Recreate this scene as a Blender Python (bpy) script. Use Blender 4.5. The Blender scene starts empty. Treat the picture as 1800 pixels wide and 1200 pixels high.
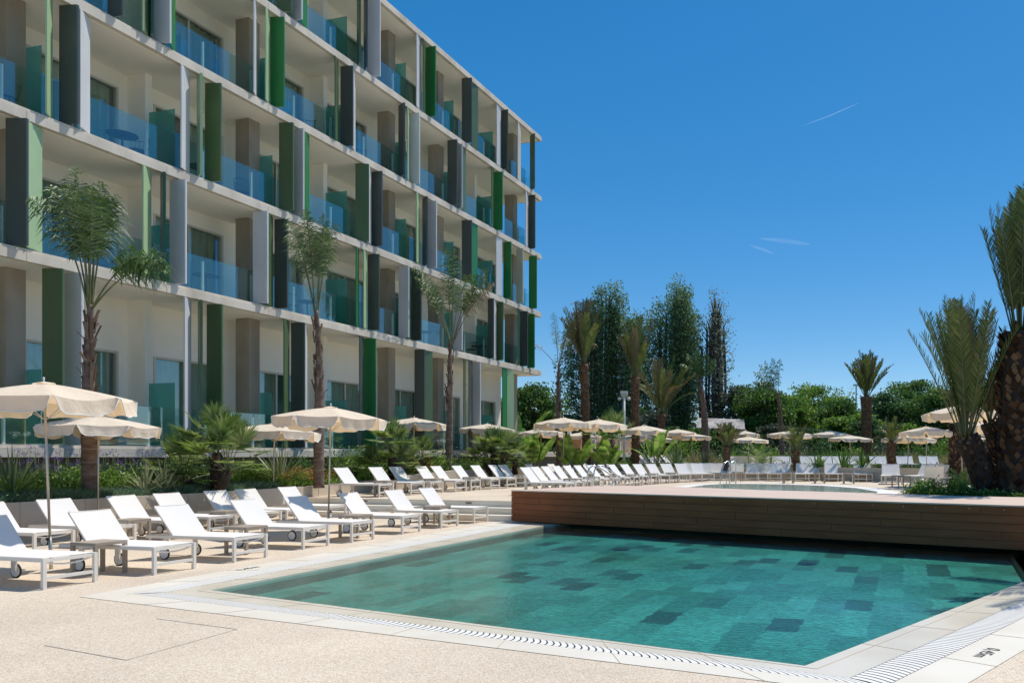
import bpy, math, random
import numpy as np
from mathutils import Vector, Matrix
R=math.radians
rng=np.random.default_rng(7); random.seed(7)
S=bpy.context.scene
# ---------------------------------------------------------------- camera
H=1.6; F=1370.0; CU=1200.0; CV=802.0            # eye height, focal length and principal point (photo pixels)
cam=bpy.data.cameras.new('camera'); co=bpy.data.objects.new('camera',cam); S.collection.objects.link(co)
co.location=(0,0,H); co.rotation_euler=(R(90),0,0)
cam.sensor_width=36; cam.lens=36*F/1800; cam.shift_x=(900-CU)/1800; cam.shift_y=(CV-600)/1800
cam.clip_start=.1; cam.clip_end=9000
S.camera=co
# ---------------------------------------------------------------- sky and sun
SUN_EL=62; SUN_D=(.74,.673)                       # horizontal direction towards the sun
w=bpy.data.worlds.new('World'); S.world=w; w.use_nodes=True
nt=w.node_tree; bg=nt.nodes['Background']
sk=nt.nodes.new('ShaderNodeTexSky'); sk.sky_type='NISHITA'; sk.sun_disc=False
sk.sun_elevation=R(SUN_EL); sk.sun_rotation=math.atan2(SUN_D[0],SUN_D[1]); sk.altitude=0; sk.air_density=.72; sk.dust_density=0.1; sk.ozone_density=3.0
hs=nt.nodes.new('ShaderNodeHueSaturation'); hs.inputs['Saturation'].default_value=1.78
ga=nt.nodes.new('ShaderNodeGamma'); ga.inputs[1].default_value=.62                # flattens the zenith to horizon contrast
vm=nt.nodes.new('ShaderNodeVectorMath'); vm.operation='SCALE'; vm.inputs['Scale'].default_value=1.70
nt.links.new(sk.outputs[0],ga.inputs[0]); nt.links.new(ga.outputs[0],vm.inputs[0]); nt.links.new(vm.outputs[0],hs.inputs['Color']); nt.links.new(hs.outputs[0],bg.inputs[0]); bg.inputs[1].default_value=0.12
sl=bpy.data.lights.new('sun','SUN'); sl.energy=3.65; sl.angle=R(.5); sl.color=(1,.94,.85)
so=bpy.data.objects.new('sun',sl); S.collection.objects.link(so)
ce=math.cos(R(SUN_EL)); sd=Vector((SUN_D[0]*ce,SUN_D[1]*ce,math.sin(R(SUN_EL))))
so.rotation_euler=sd.to_track_quat('Z','Y').to_euler()
S.view_settings.view_transform='Standard'; S.view_settings.look='None'; S.view_settings.exposure=0.30; S.view_settings.gamma=1
S.cycles.max_bounces=10; S.cycles.transparent_max_bounces=24; S.cycles.diffuse_bounces=8; S.cycles.glossy_bounces=4
S.cycles.caustics_reflective=False; S.cycles.caustics_refractive=False; S.cycles.sample_clamp_indirect=6
# ---------------------------------------------------------------- helpers
COL=S.collection
def G(u,v,z=0.0):                                 # point at height z seen at photo pixel u,v
    Y=(H-z)*F/(v-CV); return Vector(((u-CU)/F*Y,Y,z))
def PX(u,Y): return (u-CU)/F*Y
def ZV(v,Y): return H+(CV-v)/F*Y
def tag(o,label=None,cat=None,group=None,kind=None):
    if label: o['label']=label
    if cat: o['category']=cat
    if group: o['group']=group
    if kind: o['kind']=kind
    return o
def empty(name,loc,rz=0,label=None,cat=None,group=None):
    o=bpy.data.objects.new(name,None); COL.objects.link(o); o.location=loc; o.rotation_euler=(0,0,rz); o.empty_display_size=.2
    return tag(o,label,cat,group)
def link(name,me,parent=None,loc=None,rz=0):
    o=bpy.data.objects.new(name,me); COL.objects.link(o)
    if parent: o.parent=parent
    if loc is not None: o.location=loc; o.rotation_euler=(0,0,rz)
    return o
def npmesh(name,V,Q,mat,smooth=False):            # V (n,3), Q (m,4) or (m,3)
    me=bpy.data.meshes.new(name); V=np.asarray(V,dtype=np.float32); Q=np.asarray(Q,dtype=np.int32)
    k=Q.shape[1]; me.vertices.add(len(V)); me.vertices.foreach_set('co',V.ravel())
    me.loops.add(Q.size); me.loops.foreach_set('vertex_index',Q.ravel())
    me.polygons.add(len(Q)); me.polygons.foreach_set('loop_start',np.arange(0,Q.size,k,dtype=np.int32))
    me.update(calc_edges=True)
    if smooth: me.polygons.foreach_set('use_smooth',np.ones(len(Q),dtype=bool))
    me.materials.append(mat); return me
def fresnel(n,ior):                               # same reflectance from both sides of a pane
    g=n.nodes.new('ShaderNodeNewGeometry'); m=n.nodes.new('ShaderNodeMapRange'); m.inputs[3].default_value=ior; m.inputs[4].default_value=1/ior
    f=n.nodes.new('ShaderNodeFresnel'); n.links.new(g.outputs['Backfacing'],m.inputs[0]); n.links.new(m.outputs[0],f.inputs[0]); return f
class MB:
    def __init__(s): s.v=[]; s.f=[]
    def add(s,vs,fs):
        n=len(s.v); s.v+= [tuple(p) for p in vs]; s.f+= [tuple(i+n for i in f) for f in fs]; return s
    def box(s,x0,x1,y0,y1,z0,z1):
        return s.add([(x0,y0,z0),(x1,y0,z0),(x1,y1,z0),(x0,y1,z0),(x0,y0,z1),(x1,y0,z1),(x1,y1,z1),(x0,y1,z1)],
            [(0,3,2,1),(4,5,6,7),(0,1,5,4),(1,2,6,5),(2,3,7,6),(3,0,4,7)])
    def bar(s,a,b,w,h=None,up=(0,0,1)):
        h=h or w; a=Vector(a); b=Vector(b); d=(b-a).normalized(); u=Vector(up)
        if abs(d.dot(u))>.98: u=Vector((1,0,0))
        sx=d.cross(u).normalized(); uy=sx.cross(d).normalized(); vs=[]
        for p in (a,b):
            for i,j in ((-1,-1),(1,-1),(1,1),(-1,1)): vs.append(p+sx*(i*w/2)+uy*(j*h/2))
        return s.add(vs,[(0,3,2,1),(4,5,6,7),(0,1,5,4),(1,2,6,5),(2,3,7,6),(3,0,4,7)])
    def prism(s,poly,z0,z1):
        n=len(poly); vs=[(p[0],p[1],z0) for p in poly]+[(p[0],p[1],z1) for p in poly]
        return s.add(vs,[tuple(range(n-1,-1,-1)),tuple(range(n,2*n))]+[(i,(i+1)%n,n+(i+1)%n,n+i) for i in range(n)])
    def poly(s,pts): return s.add(pts,[tuple(range(len(pts)))])
    def tube(s,pts,rad,n=8,cap=True,sq=1.0):
        pts=[Vector(p) for p in pts]; m=len(pts); rad=rad if hasattr(rad,'__len__') else [rad]*m
        vs=[]; prev=None
        for i,p in enumerate(pts):
            d=(pts[min(i+1,m-1)]-pts[max(i-1,0)]).normalized()
            u=prev if prev is not None else (Vector((1,0,0)) if abs(d.x)<.9 else Vector((0,1,0)))
            a=(u-d*u.dot(d)).normalized(); b=d.cross(a); prev=a
            for k in range(n):
                t=2*math.pi*k/n; vs.append(p+a*(math.cos(t)*rad[i])+b*(math.sin(t)*rad[i]*sq))
        fs=[(i*n+k,i*n+(k+1)%n,(i+1)*n+(k+1)%n,(i+1)*n+k) for i in range(m-1) for k in range(n)]
        if cap: fs+=[tuple(range(n-1,-1,-1)),tuple(range((m-1)*n,m*n))]
        return s.add(vs,fs)
    def ball(s,c,r,n=8,sz=1):
        k=n//2+1; pts=[(c[0],c[1],c[2]+r*sz*math.cos(math.pi*i/k)*-1) for i in range(k+1)]
        return s.tube(pts,[max(r*math.sin(math.pi*i/k),r*.02) for i in range(k+1)],n)
    def mesh(s,name,mat,smooth=False,bevel=0):
        me=bpy.data.meshes.new(name); me.from_pydata(s.v,[],s.f); me.validate(); me.update()
        if smooth: me.polygons.foreach_set('use_smooth',[True]*len(me.polygons))
        me.materials.append(mat); return me
    def build(s,name,mat,parent=None,smooth=False,bevel=0):
        o=link(name,s.mesh(name,mat,smooth),parent)
        if bevel:
            b=o.modifiers.new('bevel','BEVEL'); b.width=bevel; b.segments=2; b.limit_method='ANGLE'
        return o
def copy_tree(o,parent=None):
    c=o.copy(); COL.objects.link(c)
    if parent: c.parent=parent
    for ch in [x for x in KIDS.get(o.name,[])]:
        KIDS.setdefault(c.name,[]).append(copy_tree(ch,c))
    return c
KIDS={}
def reg(root):                                     # remember the tree once so copies need no scene search
    def rec(o):
        KIDS[o.name]=[c for c in S.objects if c.parent==o]
        for c in KIDS[o.name]: rec(c)
    rec(root); return root
ORD=['first','second','third','fourth','fifth','sixth','seventh','eighth','ninth','tenth','eleventh','twelfth','thirteenth','fourteenth','fifteenth','sixteenth','seventeenth','eighteenth','nineteenth','twentieth']
# ---------------------------------------------------------------- materials
def newmat(name):
    m=bpy.data.materials.new(name); m.use_nodes=True; n=m.node_tree; n.nodes.clear()
    return m,n,n.nodes.new('ShaderNodeOutputMaterial')
def nd(n,t,**kw):
    x=n.nodes.new(t)
    for k,v in kw.items():
        if hasattr(x,k) and not k.startswith('i_'): setattr(x,k,v)
    return x
def pm(name,c1,c2=None,scale=4,rough=.6,bump=0,bscale=None,metal=0,stretch=(1,1,1),spec=.5,lo=.35,hi=.65,detail=5):
    m,n,out=newmat(name); p=n.nodes.new('ShaderNodeBsdfPrincipled'); n.links.new(p.outputs[0],out.inputs[0])
    p.inputs['Roughness'].default_value=rough; p.inputs['Metallic'].default_value=metal; p.inputs['Specular IOR Level'].default_value=spec
    p.inputs['Base Color'].default_value=(*c1,1)
    tc=n.nodes.new('ShaderNodeTexCoord'); mp=n.nodes.new('ShaderNodeMapping'); mp.inputs['Scale'].default_value=stretch
    n.links.new(tc.outputs['Object'],mp.inputs[0])
    if c2:
        t=n.nodes.new('ShaderNodeTexNoise'); t.inputs['Scale'].default_value=scale; t.inputs['Detail'].default_value=detail; n.links.new(mp.outputs[0],t.inputs[0])
        r=n.nodes.new('ShaderNodeValToRGB'); r.color_ramp.elements[0].position=lo; r.color_ramp.elements[1].position=hi
        r.color_ramp.elements[0].color=(*c1,1); r.color_ramp.elements[1].color=(*c2,1)
        n.links.new(t.outputs[0],r.inputs[0]); n.links.new(r.outputs[0],p.inputs['Base Color'])
    if bump:
        t2=n.nodes.new('ShaderNodeTexNoise'); t2.inputs['Scale'].default_value=bscale or scale*4; t2.inputs['Detail'].default_value=4; n.links.new(mp.outputs[0],t2.inputs[0])
        b=n.nodes.new('ShaderNodeBump'); b.inputs['Strength'].default_value=bump; b.inputs['Distance'].default_value=.02
        n.links.new(t2.outputs[0],b.inputs['Height']); n.links.new(b.outputs[0],p.inputs['Normal'])
    return m
def leafmat(name,cols,trans=.3,rough=.5,gloss=.03):  # leaf colours vary leaf by leaf
    m,n,out=newmat(name); g=n.nodes.new('ShaderNodeNewGeometry'); r=n.nodes.new('ShaderNodeValToRGB')
    while len(r.color_ramp.elements)<len(cols): r.color_ramp.elements.new(.5)
    for i,c in enumerate(cols):
        e=r.color_ramp.elements[i]; e.position=i/(len(cols)-1) if len(cols)>1 else 0; e.color=(*c,1)
    n.links.new(g.outputs['Random Per Island'],r.inputs[0])
    d=n.nodes.new('ShaderNodeBsdfDiffuse'); t=n.nodes.new('ShaderNodeBsdfTranslucent'); gl=n.nodes.new('ShaderNodeBsdfGlossy'); gl.inputs['Roughness'].default_value=.5; gl.inputs[0].default_value=(.9,.95,.9,1)
    mx=n.nodes.new('ShaderNodeMixShader'); mx.inputs[0].default_value=trans; m2=n.nodes.new('ShaderNodeMixShader'); m2.inputs[0].default_value=gloss
    n.links.new(r.outputs[0],d.inputs[0]); n.links.new(r.outputs[0],t.inputs[0]); n.links.new(d.outputs[0],mx.inputs[1]); n.links.new(t.outputs[0],mx.inputs[2])
    n.links.new(mx.outputs[0],m2.inputs[1]); n.links.new(gl.outputs[0],m2.inputs[2]); n.links.new(m2.outputs[0],out.inputs[0]); return m
def glassmat(name,tint,refl=.18,rough=.0,diff=None,difff=0.0,rcol=(1,1,1)):
    m,n,out=newmat(name); t=n.nodes.new('ShaderNodeBsdfTransparent'); t.inputs[0].default_value=(*tint,1)
    g=n.nodes.new('ShaderNodeBsdfGlossy'); g.inputs['Roughness'].default_value=rough; g.inputs[0].default_value=(*rcol,1)
    fr=fresnel(n,1.5)
    mt=n.nodes.new('ShaderNodeMath'); mt.operation='ADD'; mt.inputs[1].default_value=refl; mt.use_clamp=True; n.links.new(fr.outputs[0],mt.inputs[0])
    base=t.outputs[0]
    if diff:
        d=n.nodes.new('ShaderNodeBsdfDiffuse'); d.inputs[0].default_value=(*diff,1); q=n.nodes.new('ShaderNodeMixShader'); q.inputs[0].default_value=difff
        n.links.new(t.outputs[0],q.inputs[1]); n.links.new(d.outputs[0],q.inputs[2]); base=q.outputs[0]
    mx=n.nodes.new('ShaderNodeMixShader'); n.links.new(mt.outputs[0],mx.inputs[0]); n.links.new(base,mx.inputs[1]); n.links.new(g.outputs[0],mx.inputs[2])
    n.links.new(mx.outputs[0],out.inputs[0]); return m
M={}
M['concrete']=pm('pale_concrete',(.50,.445,.37),(.68,.62,.53),1.6,.8,.3,20,stretch=(1,1,.35),lo=.3,hi=.6)
M['column']=pm('board_marked_concrete',(.30,.26,.20),(.38,.33,.26),1.6,.85,.3,14,stretch=(1,1,.5))
M['render']=pm('cream_render',(.90,.86,.77),(.93,.89,.81),1.5,.85,.05,30)
M['soffit']=pm('cream_soffit',(.90,.86,.77),(.93,.89,.81),.8,.85)
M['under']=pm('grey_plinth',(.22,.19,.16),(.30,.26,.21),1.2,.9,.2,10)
FC={'k':(.060,.076,.068),'o':(.075,.125,.055),'g':(.022,.175,.045),'w':(.56,.57,.58),'l':(.34,.48,.27),'c':(.55,.52,.45),'d':(.03,.09,.055)}
for k,c in FC.items(): M['fin_'+k]=pm('louvre_'+k,c,tuple(min(1,x*1.18+.004) for x in c),2.2,.36,.03,30,spec=.5,stretch=(1,1,.35),lo=.3,hi=.8)
M['white_metal']=pm('white_metal',(.74,.74,.73),None,rough=.4)
M['frame_metal']=pm('window_frame',(.62,.58,.50),None,rough=.45)
M['taupe']=pm('taupe_metal',(.76,.71,.63),(.80,.75,.67),3,.45,0)
M['taupe_dark']=pm('taupe_table_metal',(.33,.27,.21),(.37,.31,.24),3,.5,0)
M['steel']=pm('steel',(.65,.65,.63),None,rough=.22,metal=1)
M['pole']=pm('umbrella_pole',(.50,.47,.41),None,rough=.35,metal=.7)
M['black']=pm('black_rubber',(.02,.02,.02),None,rough=.6)
M['dark']=pm('dark_metal',(.03,.03,.035),None,rough=.5)
M['bglass']=glassmat('balustrade_glass',(.82,.95,.94),.07,.02,rcol=(.95,1,1))
M['tglass']=glassmat('frosted_green_glass',(.45,.78,.72),.03,.15,(.17,.52,.45),.45)
M['wglass']=glassmat('window_glass',(.82,.90,.86),.08,.0,rcol=(.85,.95,1))
M['curtain']=pm('curtain',(.62,.62,.56),(.70,.70,.64),3,.9)
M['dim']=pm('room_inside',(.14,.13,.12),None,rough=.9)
M['soil']=pm('soil',(.10,.07,.045),(.17,.12,.08),6,.95,.6,40)
# sling fabric: white, a little light comes through
def fabric(name,c,tr,trc,wave=0):
    m,n,out=newmat(name); d=n.nodes.new('ShaderNodeBsdfDiffuse'); d.inputs[0].default_value=(*c,1); t=n.nodes.new('ShaderNodeBsdfTranslucent'); t.inputs[0].default_value=(*trc,1)
    mx=n.nodes.new('ShaderNodeMixShader'); mx.inputs[0].default_value=tr; n.links.new(d.outputs[0],mx.inputs[1]); n.links.new(t.outputs[0],mx.inputs[2]); n.links.new(mx.outputs[0],out.inputs[0])
    if wave:
        tc=n.nodes.new('ShaderNodeTexCoord'); q=n.nodes.new('ShaderNodeTexNoise'); q.inputs['Scale'].default_value=6; q.inputs['Detail'].default_value=6; b=n.nodes.new('ShaderNodeBump'); b.inputs['Strength'].default_value=wave; b.inputs['Distance'].default_value=.06
        n.links.new(tc.outputs['Object'],q.inputs[0]); n.links.new(q.outputs[0],b.inputs['Height'])
        for x in (d,t): n.links.new(b.outputs[0],x.inputs['Normal'])
    return m
M['sling']=fabric('white_sling',(.87,.845,.81),.18,(.78,.76,.74))
M['canopy']=fabric('cream_canopy',(.85,.765,.63),.30,(.92,.62,.34),.45)
M['piping']=fabric('white_piping',(.85,.83,.8),.1,(.8,.8,.8))
# aggregate paving
def aggregate():
    m,n,out=newmat('resin_aggregate'); p=n.nodes.new('ShaderNodeBsdfPrincipled'); n.links.new(p.outputs[0],out.inputs[0]); p.inputs['Roughness'].default_value=.85; p.inputs['Specular IOR Level'].default_value=.25
    tc=n.nodes.new('ShaderNodeTexCoord'); v=n.nodes.new('ShaderNodeTexVoronoi'); v.inputs['Scale'].default_value=115; n.links.new(tc.outputs['Object'],v.inputs[0])
    sp=n.nodes.new('ShaderNodeSeparateColor'); n.links.new(v.outputs['Color'],sp.inputs[0])
    r=n.nodes.new('ShaderNodeValToRGB'); cr=r.color_ramp; cr.elements[0].color=(.43,.36,.285,1); cr.elements[0].position=0; cr.elements[1].color=(.76,.69,.585,1); cr.elements[1].position=1
    e=cr.elements.new(.22); e.color=(.56,.455,.35,1); e=cr.elements.new(.6); e.color=(.655,.565,.445,1)
    n.links.new(sp.outputs[0],r.inputs[0])
    n2=n.nodes.new('ShaderNodeTexNoise'); n2.inputs['Scale'].default_value=.55; n2.inputs['Detail'].default_value=7; n.links.new(tc.outputs['Object'],n2.inputs[0])
    mx=n.nodes.new('ShaderNodeMix'); mx.data_type='RGBA'; mx.blend_type='MULTIPLY'; mx.inputs[0].default_value=1
    r2=n.nodes.new('ShaderNodeValToRGB'); r2.color_ramp.elements[0].position=.3; r2.color_ramp.elements[0].color=(.90,.88,.86,1); r2.color_ramp.elements[1].position=.65; r2.color_ramp.elements[1].color=(1.08,1.07,1.05,1)
    n.links.new(n2.outputs[0],r2.inputs[0]); n.links.new(r.outputs[0],mx.inputs[6]); n.links.new(r2.outputs[0],mx.inputs[7]); n.links.new(mx.outputs[2],p.inputs['Base Color'])
    b=n.nodes.new('ShaderNodeBump'); b.inputs['Strength'].default_value=.35; b.inputs['Distance'].default_value=.006; b.invert=True; n.links.new(v.outputs['Distance'],b.inputs['Height']); n.links.new(b.outputs[0],p.inputs['Normal'])
    return m
M['agg']=aggregate()
M['stone']=pm('coping_stone',(.70,.64,.53),(.77,.72,.62),1.1,.5,.03,40,stretch=(1,1,1))
M['stone_wet']=pm('coping_stone_inner',(.66,.59,.46),(.74,.67,.55),1.4,.28,.03,40)
M['slat']=pm('grate_slat',(.80,.77,.71),(.84,.82,.77),2,.5)
M['joint']=pm('stone_joint',(.50,.41,.30),None,rough=.9)
M['wallstone']=pm('beige_render_wall',(.50,.43,.34),(.57,.50,.40),1.3,.8,.12,25)
def bricktile(name,cols,sx,sy,mortar,msize,rough=.5,noise=1.2,rot=0,weights=None,bump=.1,wob=0.0):
    m,n,out=newmat(name); p=n.nodes.new('ShaderNodeBsdfPrincipled'); n.links.new(p.outputs[0],out.inputs[0]); p.inputs['Roughness'].default_value=rough
    tc=n.nodes.new('ShaderNodeTexCoord'); mp=n.nodes.new('ShaderNodeMapping'); mp.inputs['Rotation'].default_value=(0,0,rot)
    wn=n.nodes.new('ShaderNodeTexNoise'); wn.inputs['Scale'].default_value=7; wn.inputs['Detail'].default_value=3; n.links.new(tc.outputs['Object'],wn.inputs[0])
    ws=n.nodes.new('ShaderNodeVectorMath'); ws.operation='SCALE'; ws.inputs['Scale'].default_value=wob; n.links.new(wn.outputs['Color'],ws.inputs[0])
    wa=n.nodes.new('ShaderNodeVectorMath'); wa.operation='ADD'; n.links.new(tc.outputs['Object'],wa.inputs[0]); n.links.new(ws.outputs[0],wa.inputs[1]); n.links.new(wa.outputs[0],mp.inputs[0])
    b=n.nodes.new('ShaderNodeTexBrick'); n.links.new(mp.outputs[0],b.inputs[0]); b.inputs['Scale'].default_value=1; b.inputs['Brick Width'].default_value=sx; b.inputs['Row Height'].default_value=sy; b.inputs['Mortar Size'].default_value=msize; b.inputs['Mortar Smooth'].default_value=.1
    b.inputs['Color1'].default_value=(0,0,0,1); b.inputs['Color2'].default_value=(1,1,1,1); b.inputs['Mortar'].default_value=(.5,.5,.5,1); b.offset=.5
    r=n.nodes.new('ShaderNodeValToRGB'); cr=r.color_ramp; cr.interpolation='LINEAR'
    while len(cr.elements)<len(cols): cr.elements.new(.5)
    for i,(ps,c) in enumerate(cols): cr.elements[i].position=ps; cr.elements[i].color=(*c,1)
    n.links.new(b.outputs['Color'],r.inputs[0])
    mx=n.nodes.new('ShaderNodeMix'); mx.data_type='RGBA'; mx.inputs[7].default_value=(*mortar,1); n.links.new(b.outputs['Fac'],mx.inputs[0]); n.links.new(r.outputs[0],mx.inputs[6])
    t=n.nodes.new('ShaderNodeTexNoise'); t.inputs['Scale'].default_value=noise; t.inputs['Detail'].default_value=8; n.links.new(tc.outputs['Object'],t.inputs[0])
    r2=n.nodes.new('ShaderNodeValToRGB'); r2.color_ramp.elements[0].position=.3; r2.color_ramp.elements[0].color=(.7,.7,.7,1); r2.color_ramp.elements[1].position=.7; r2.color_ramp.elements[1].color=(1.25,1.25,1.25,1); n.links.new(t.outputs[0],r2.inputs[0])
    m3=n.nodes.new('ShaderNodeMix'); m3.data_type='RGBA'; m3.blend_type='MULTIPLY'; m3.inputs[0].default_value=1; n.links.new(mx.outputs[2],m3.inputs[6]); n.links.new(r2.outputs[0],m3.inputs[7]); n.links.new(m3.outputs[2],p.inputs['Base Color'])
    bp=n.nodes.new('ShaderNodeBump'); bp.inputs['Strength'].default_value=bump; bp.inputs['Distance'].default_value=.01; bp.invert=True; n.links.new(b.outputs['Fac'],bp.inputs['Height']); n.links.new(bp.outputs[0],p.inputs['Normal'])
    return m
M['pooltile']=bricktile('green_pool_stone',[(0,(.04,.10,.07)),(.09,(.05,.13,.09)),(.17,(.09,.25,.18)),(.55,(.13,.345,.26)),(1,(.19,.46,.355))],.66,.34,(.15,.36,.28),.004,.6,14,rot=-R(74),wob=.10)
M['stepstone']=pm('lightened_step_stone',(.16,.27,.19),(.24,.34,.24),9,.6)  # same pool stone, colour lightened to stand for light crossing less water
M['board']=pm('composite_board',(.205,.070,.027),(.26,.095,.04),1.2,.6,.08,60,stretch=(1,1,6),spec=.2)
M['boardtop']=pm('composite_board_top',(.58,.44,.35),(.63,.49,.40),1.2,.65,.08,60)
def water(name,tint,sc=1.0,amp=.5):
    m,n,out=newmat(name); t=n.nodes.new('ShaderNodeBsdfTransparent'); t.inputs[0].default_value=(*tint,1)
    g=n.nodes.new('ShaderNodeBsdfGlossy'); g.inputs['Roughness'].default_value=.02; fr=fresnel(n,1.85)
    tc=n.nodes.new('ShaderNodeTexCoord'); mp=n.nodes.new('ShaderNodeMapping'); mp.inputs['Scale'].default_value=(1,1.3,1); n.links.new(tc.outputs['Object'],mp.inputs[0])
    a=n.nodes.new('ShaderNodeTexNoise'); a.inputs['Scale'].default_value=24*sc; a.inputs['Detail'].default_value=4; a.inputs['Distortion'].default_value=.6
    b=n.nodes.new('ShaderNodeTexNoise'); b.inputs['Scale'].default_value=1.1*sc; b.inputs['Detail'].default_value=2
    c=n.nodes.new('ShaderNodeTexNoise'); c.inputs['Scale'].default_value=.35; c.inputs['Detail'].default_value=1
    for x in (a,b,c): n.links.new(mp.outputs[0],x.inputs[0])
    r=n.nodes.new('ShaderNodeMapRange'); r.inputs[1].default_value=.35; r.inputs[2].default_value=.65; r.inputs[3].default_value=.25; r.inputs[4].default_value=1; n.links.new(c.outputs[0],r.inputs[0])
    mu=n.nodes.new('ShaderNodeMath'); mu.operation='MULTIPLY'; n.links.new(a.outputs[0],mu.inputs[0]); n.links.new(r.outputs[0],mu.inputs[1])
    b1=n.nodes.new('ShaderNodeBump'); b1.inputs['Strength'].default_value=amp; b1.inputs['Distance'].default_value=.03; n.links.new(mu.outputs[0],b1.inputs['Height'])
    b2=n.nodes.new('ShaderNodeBump'); b2.inputs['Strength'].default_value=amp; b2.inputs['Distance'].default_value=.022; n.links.new(b.outputs[0],b2.inputs['Height']); n.links.new(b1.outputs[0],b2.inputs['Normal'])
    for x in (g,fr): n.links.new(b2.outputs[0],x.inputs['Normal'])
    mx=n.nodes.new('ShaderNodeMixShader'); n.links.new(fr.outputs[0],mx.inputs[0]); n.links.new(t.outputs[0],mx.inputs[1]); n.links.new(g.outputs[0],mx.inputs[2]); n.links.new(mx.outputs[0],out.inputs[0]); return m
M['water']=water('pool_water',(.52,.90,.90),1,.55)
M['water2']=water('upper_pool_water',(.75,.92,.88),.7,.15)
M['grass_blue']=leafmat('blue_fescue',[(.06,.14,.08),(.11,.22,.14),(.17,.29,.19),(.24,.28,.14)],.4)
M['leaf_a']=leafmat('leaf_mid_green',[(.045,.10,.016),(.075,.16,.025),(.115,.22,.04),(.18,.29,.06)],.45)
M['leaf_b']=leafmat('leaf_bright_green',[(.09,.18,.022),(.14,.26,.032),(.20,.34,.05),(.30,.41,.09)],.48)
M['leaf_d']=leafmat('leaf_dark_green',[(.035,.08,.025),(.055,.12,.035),(.085,.17,.05),(.13,.22,.08)],.42)
M['leaf_p']=leafmat('poplar_leaf',[(.08,.16,.06),(.12,.22,.08),(.18,.28,.11),(.32,.40,.22)],.42)
M['leaf_olive']=leafmat('olive_grey_leaf',[(.07,.09,.05),(.11,.13,.08),(.16,.18,.12)],.25)
M['leaf_sparse']=leafmat('sparse_poplar_leaf',[(.15,.20,.12),(.24,.28,.18),(.34,.33,.24),(.20,.25,.16)],.4)
M['palm_green']=leafmat('queen_palm_leaf',[(.03,.075,.012),(.055,.125,.018),(.09,.175,.03),(.20,.26,.10)],.30,gloss=.07)
M['palm_dry']=leafmat('dry_palm_leaf',[(.20,.14,.07),(.28,.2,.11),(.12,.11,.05)],.25,gloss=.1)
M['date_green']=leafmat('date_palm_leaf',[(.055,.09,.016),(.085,.13,.024),(.125,.17,.036),(.20,.20,.07)],.28,gloss=.03)
M['date_brown']=leafmat('date_palm_tip_leaf',[(.11,.095,.045),(.17,.13,.07),(.09,.10,.035)],.25)
M['fan_green']=leafmat('fan_palm_leaf',[(.08,.15,.02),(.14,.23,.04),(.20,.29,.065),(.36,.40,.15)],.45,gloss=.05)
M['agave']=leafmat('silver_leaf',[(.22,.26,.13),(.34,.37,.20),(.44,.44,.28)],.3,gloss=.03)
M['straw']=leafmat('straw_grass',[(.30,.26,.12),(.40,.34,.17),(.20,.23,.08),(.48,.40,.24)],.3)
M['purple']=leafmat('purple_flower',[(.16,.08,.36),(.25,.13,.5),(.2,.1,.3)],.2)
M['orange']=leafmat('orange_flower',[(.55,.14,.02),(.6,.28,.04),(.45,.06,.02),(.5,.38,.06)],.2)
M['bark_q']=pm('grey_palm_bark',(.11,.068,.05),(.21,.15,.115),5,.9,.5,25,stretch=(1,1,2))
M['bark_d']=pm('date_palm_bark',(.085,.052,.033),(.16,.10,.062),7,.95,.6,30)
M['bark_dd']=pm('dark_palm_bark',(.028,.019,.013),(.06,.042,.03),7,.95,.6,30)
M['scar']=pm('leaf_scar_ring',(.24,.18,.14),(.34,.28,.22),8,.9)
M['palm_boot']=leafmat('shaggy_leaf_base',[(.10,.065,.045),(.18,.125,.09),(.28,.21,.16)],0,gloss=0)
M['boot']=leafmat('cut_frond_base',[(.10,.055,.03),(.17,.10,.055),(.25,.17,.10)],0,gloss=0)
M['boot_dark']=leafmat('dark_cut_frond_base',[(.035,.02,.012),(.08,.048,.028),(.20,.135,.085),(.05,.03,.018)],0,gloss=0)
M['bark_t']=pm('tree_bark',(.06,.045,.035),(.12,.095,.075),6,.9,.5,20)
M['stem']=pm('plant_stem',(.10,.13,.05),(.16,.17,.08),6,.7)
# ================================================================ ground, decks and pools
A=G(370,1037); B=G(1415,1170); C_=G(1812,1017); D_=G(1778,968.6); E_=G(958.7,923.3)
back=Vector((.519,.855,0))*1.3
D2=D_+back; E2=E_+back*.7
pool=[A,B,C_,D_,D2,E2,E_]
OA=G(139,1048.5); OB=G(1646,1234); OE=G(878,916.5)
bc=(C_-B).normalized(); nr=Vector((bc.y,-bc.x,0)); OC=C_+nr*1.12+bc*.35
dirCD=(D_-C_).normalized(); nd_=Vector((dirCD.y,-dirCD.x,0)); OC=C_+nr*1.12+bc*1.0
OD=D2+nd_*1.2
DX=[Vector((-60,-45,0)),Vector((60,-45,0)),Vector((60,14,0)),Vector((-60,14,0))]
def strip(mb,a,b,c,d,z): mb.poly([(a.x,a.y,z),(b.x,b.y,z),(c.x,c.y,z),(d.x,d.y,z)])
ring_in=[A,B,C_,D2,E2]; ring_out=[OA,OB,OC,OD,OE]
deck=MB()
# deck as quads fanning outward from the coping edge
far=[Vector((-40,-40,0)),Vector((40,-40,0)),Vector((45,12,0)),Vector((45,24,0)),Vector((-8,24,0)),Vector((-40,24,0))]
strip(deck,OA,far[0],far[1],OB,0); strip(deck,OB,far[1],far[2],OC,0); strip(deck,OC,far[2],far[3],OD,0)
strip(deck,OD,far[3],far[4],OE,0); strip(deck,OE,far[4],far[5],OA,0); deck.poly([OA,far[5],far[0]])
tag(deck.build('pool_deck',M['agg']),kind='structure')
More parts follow.
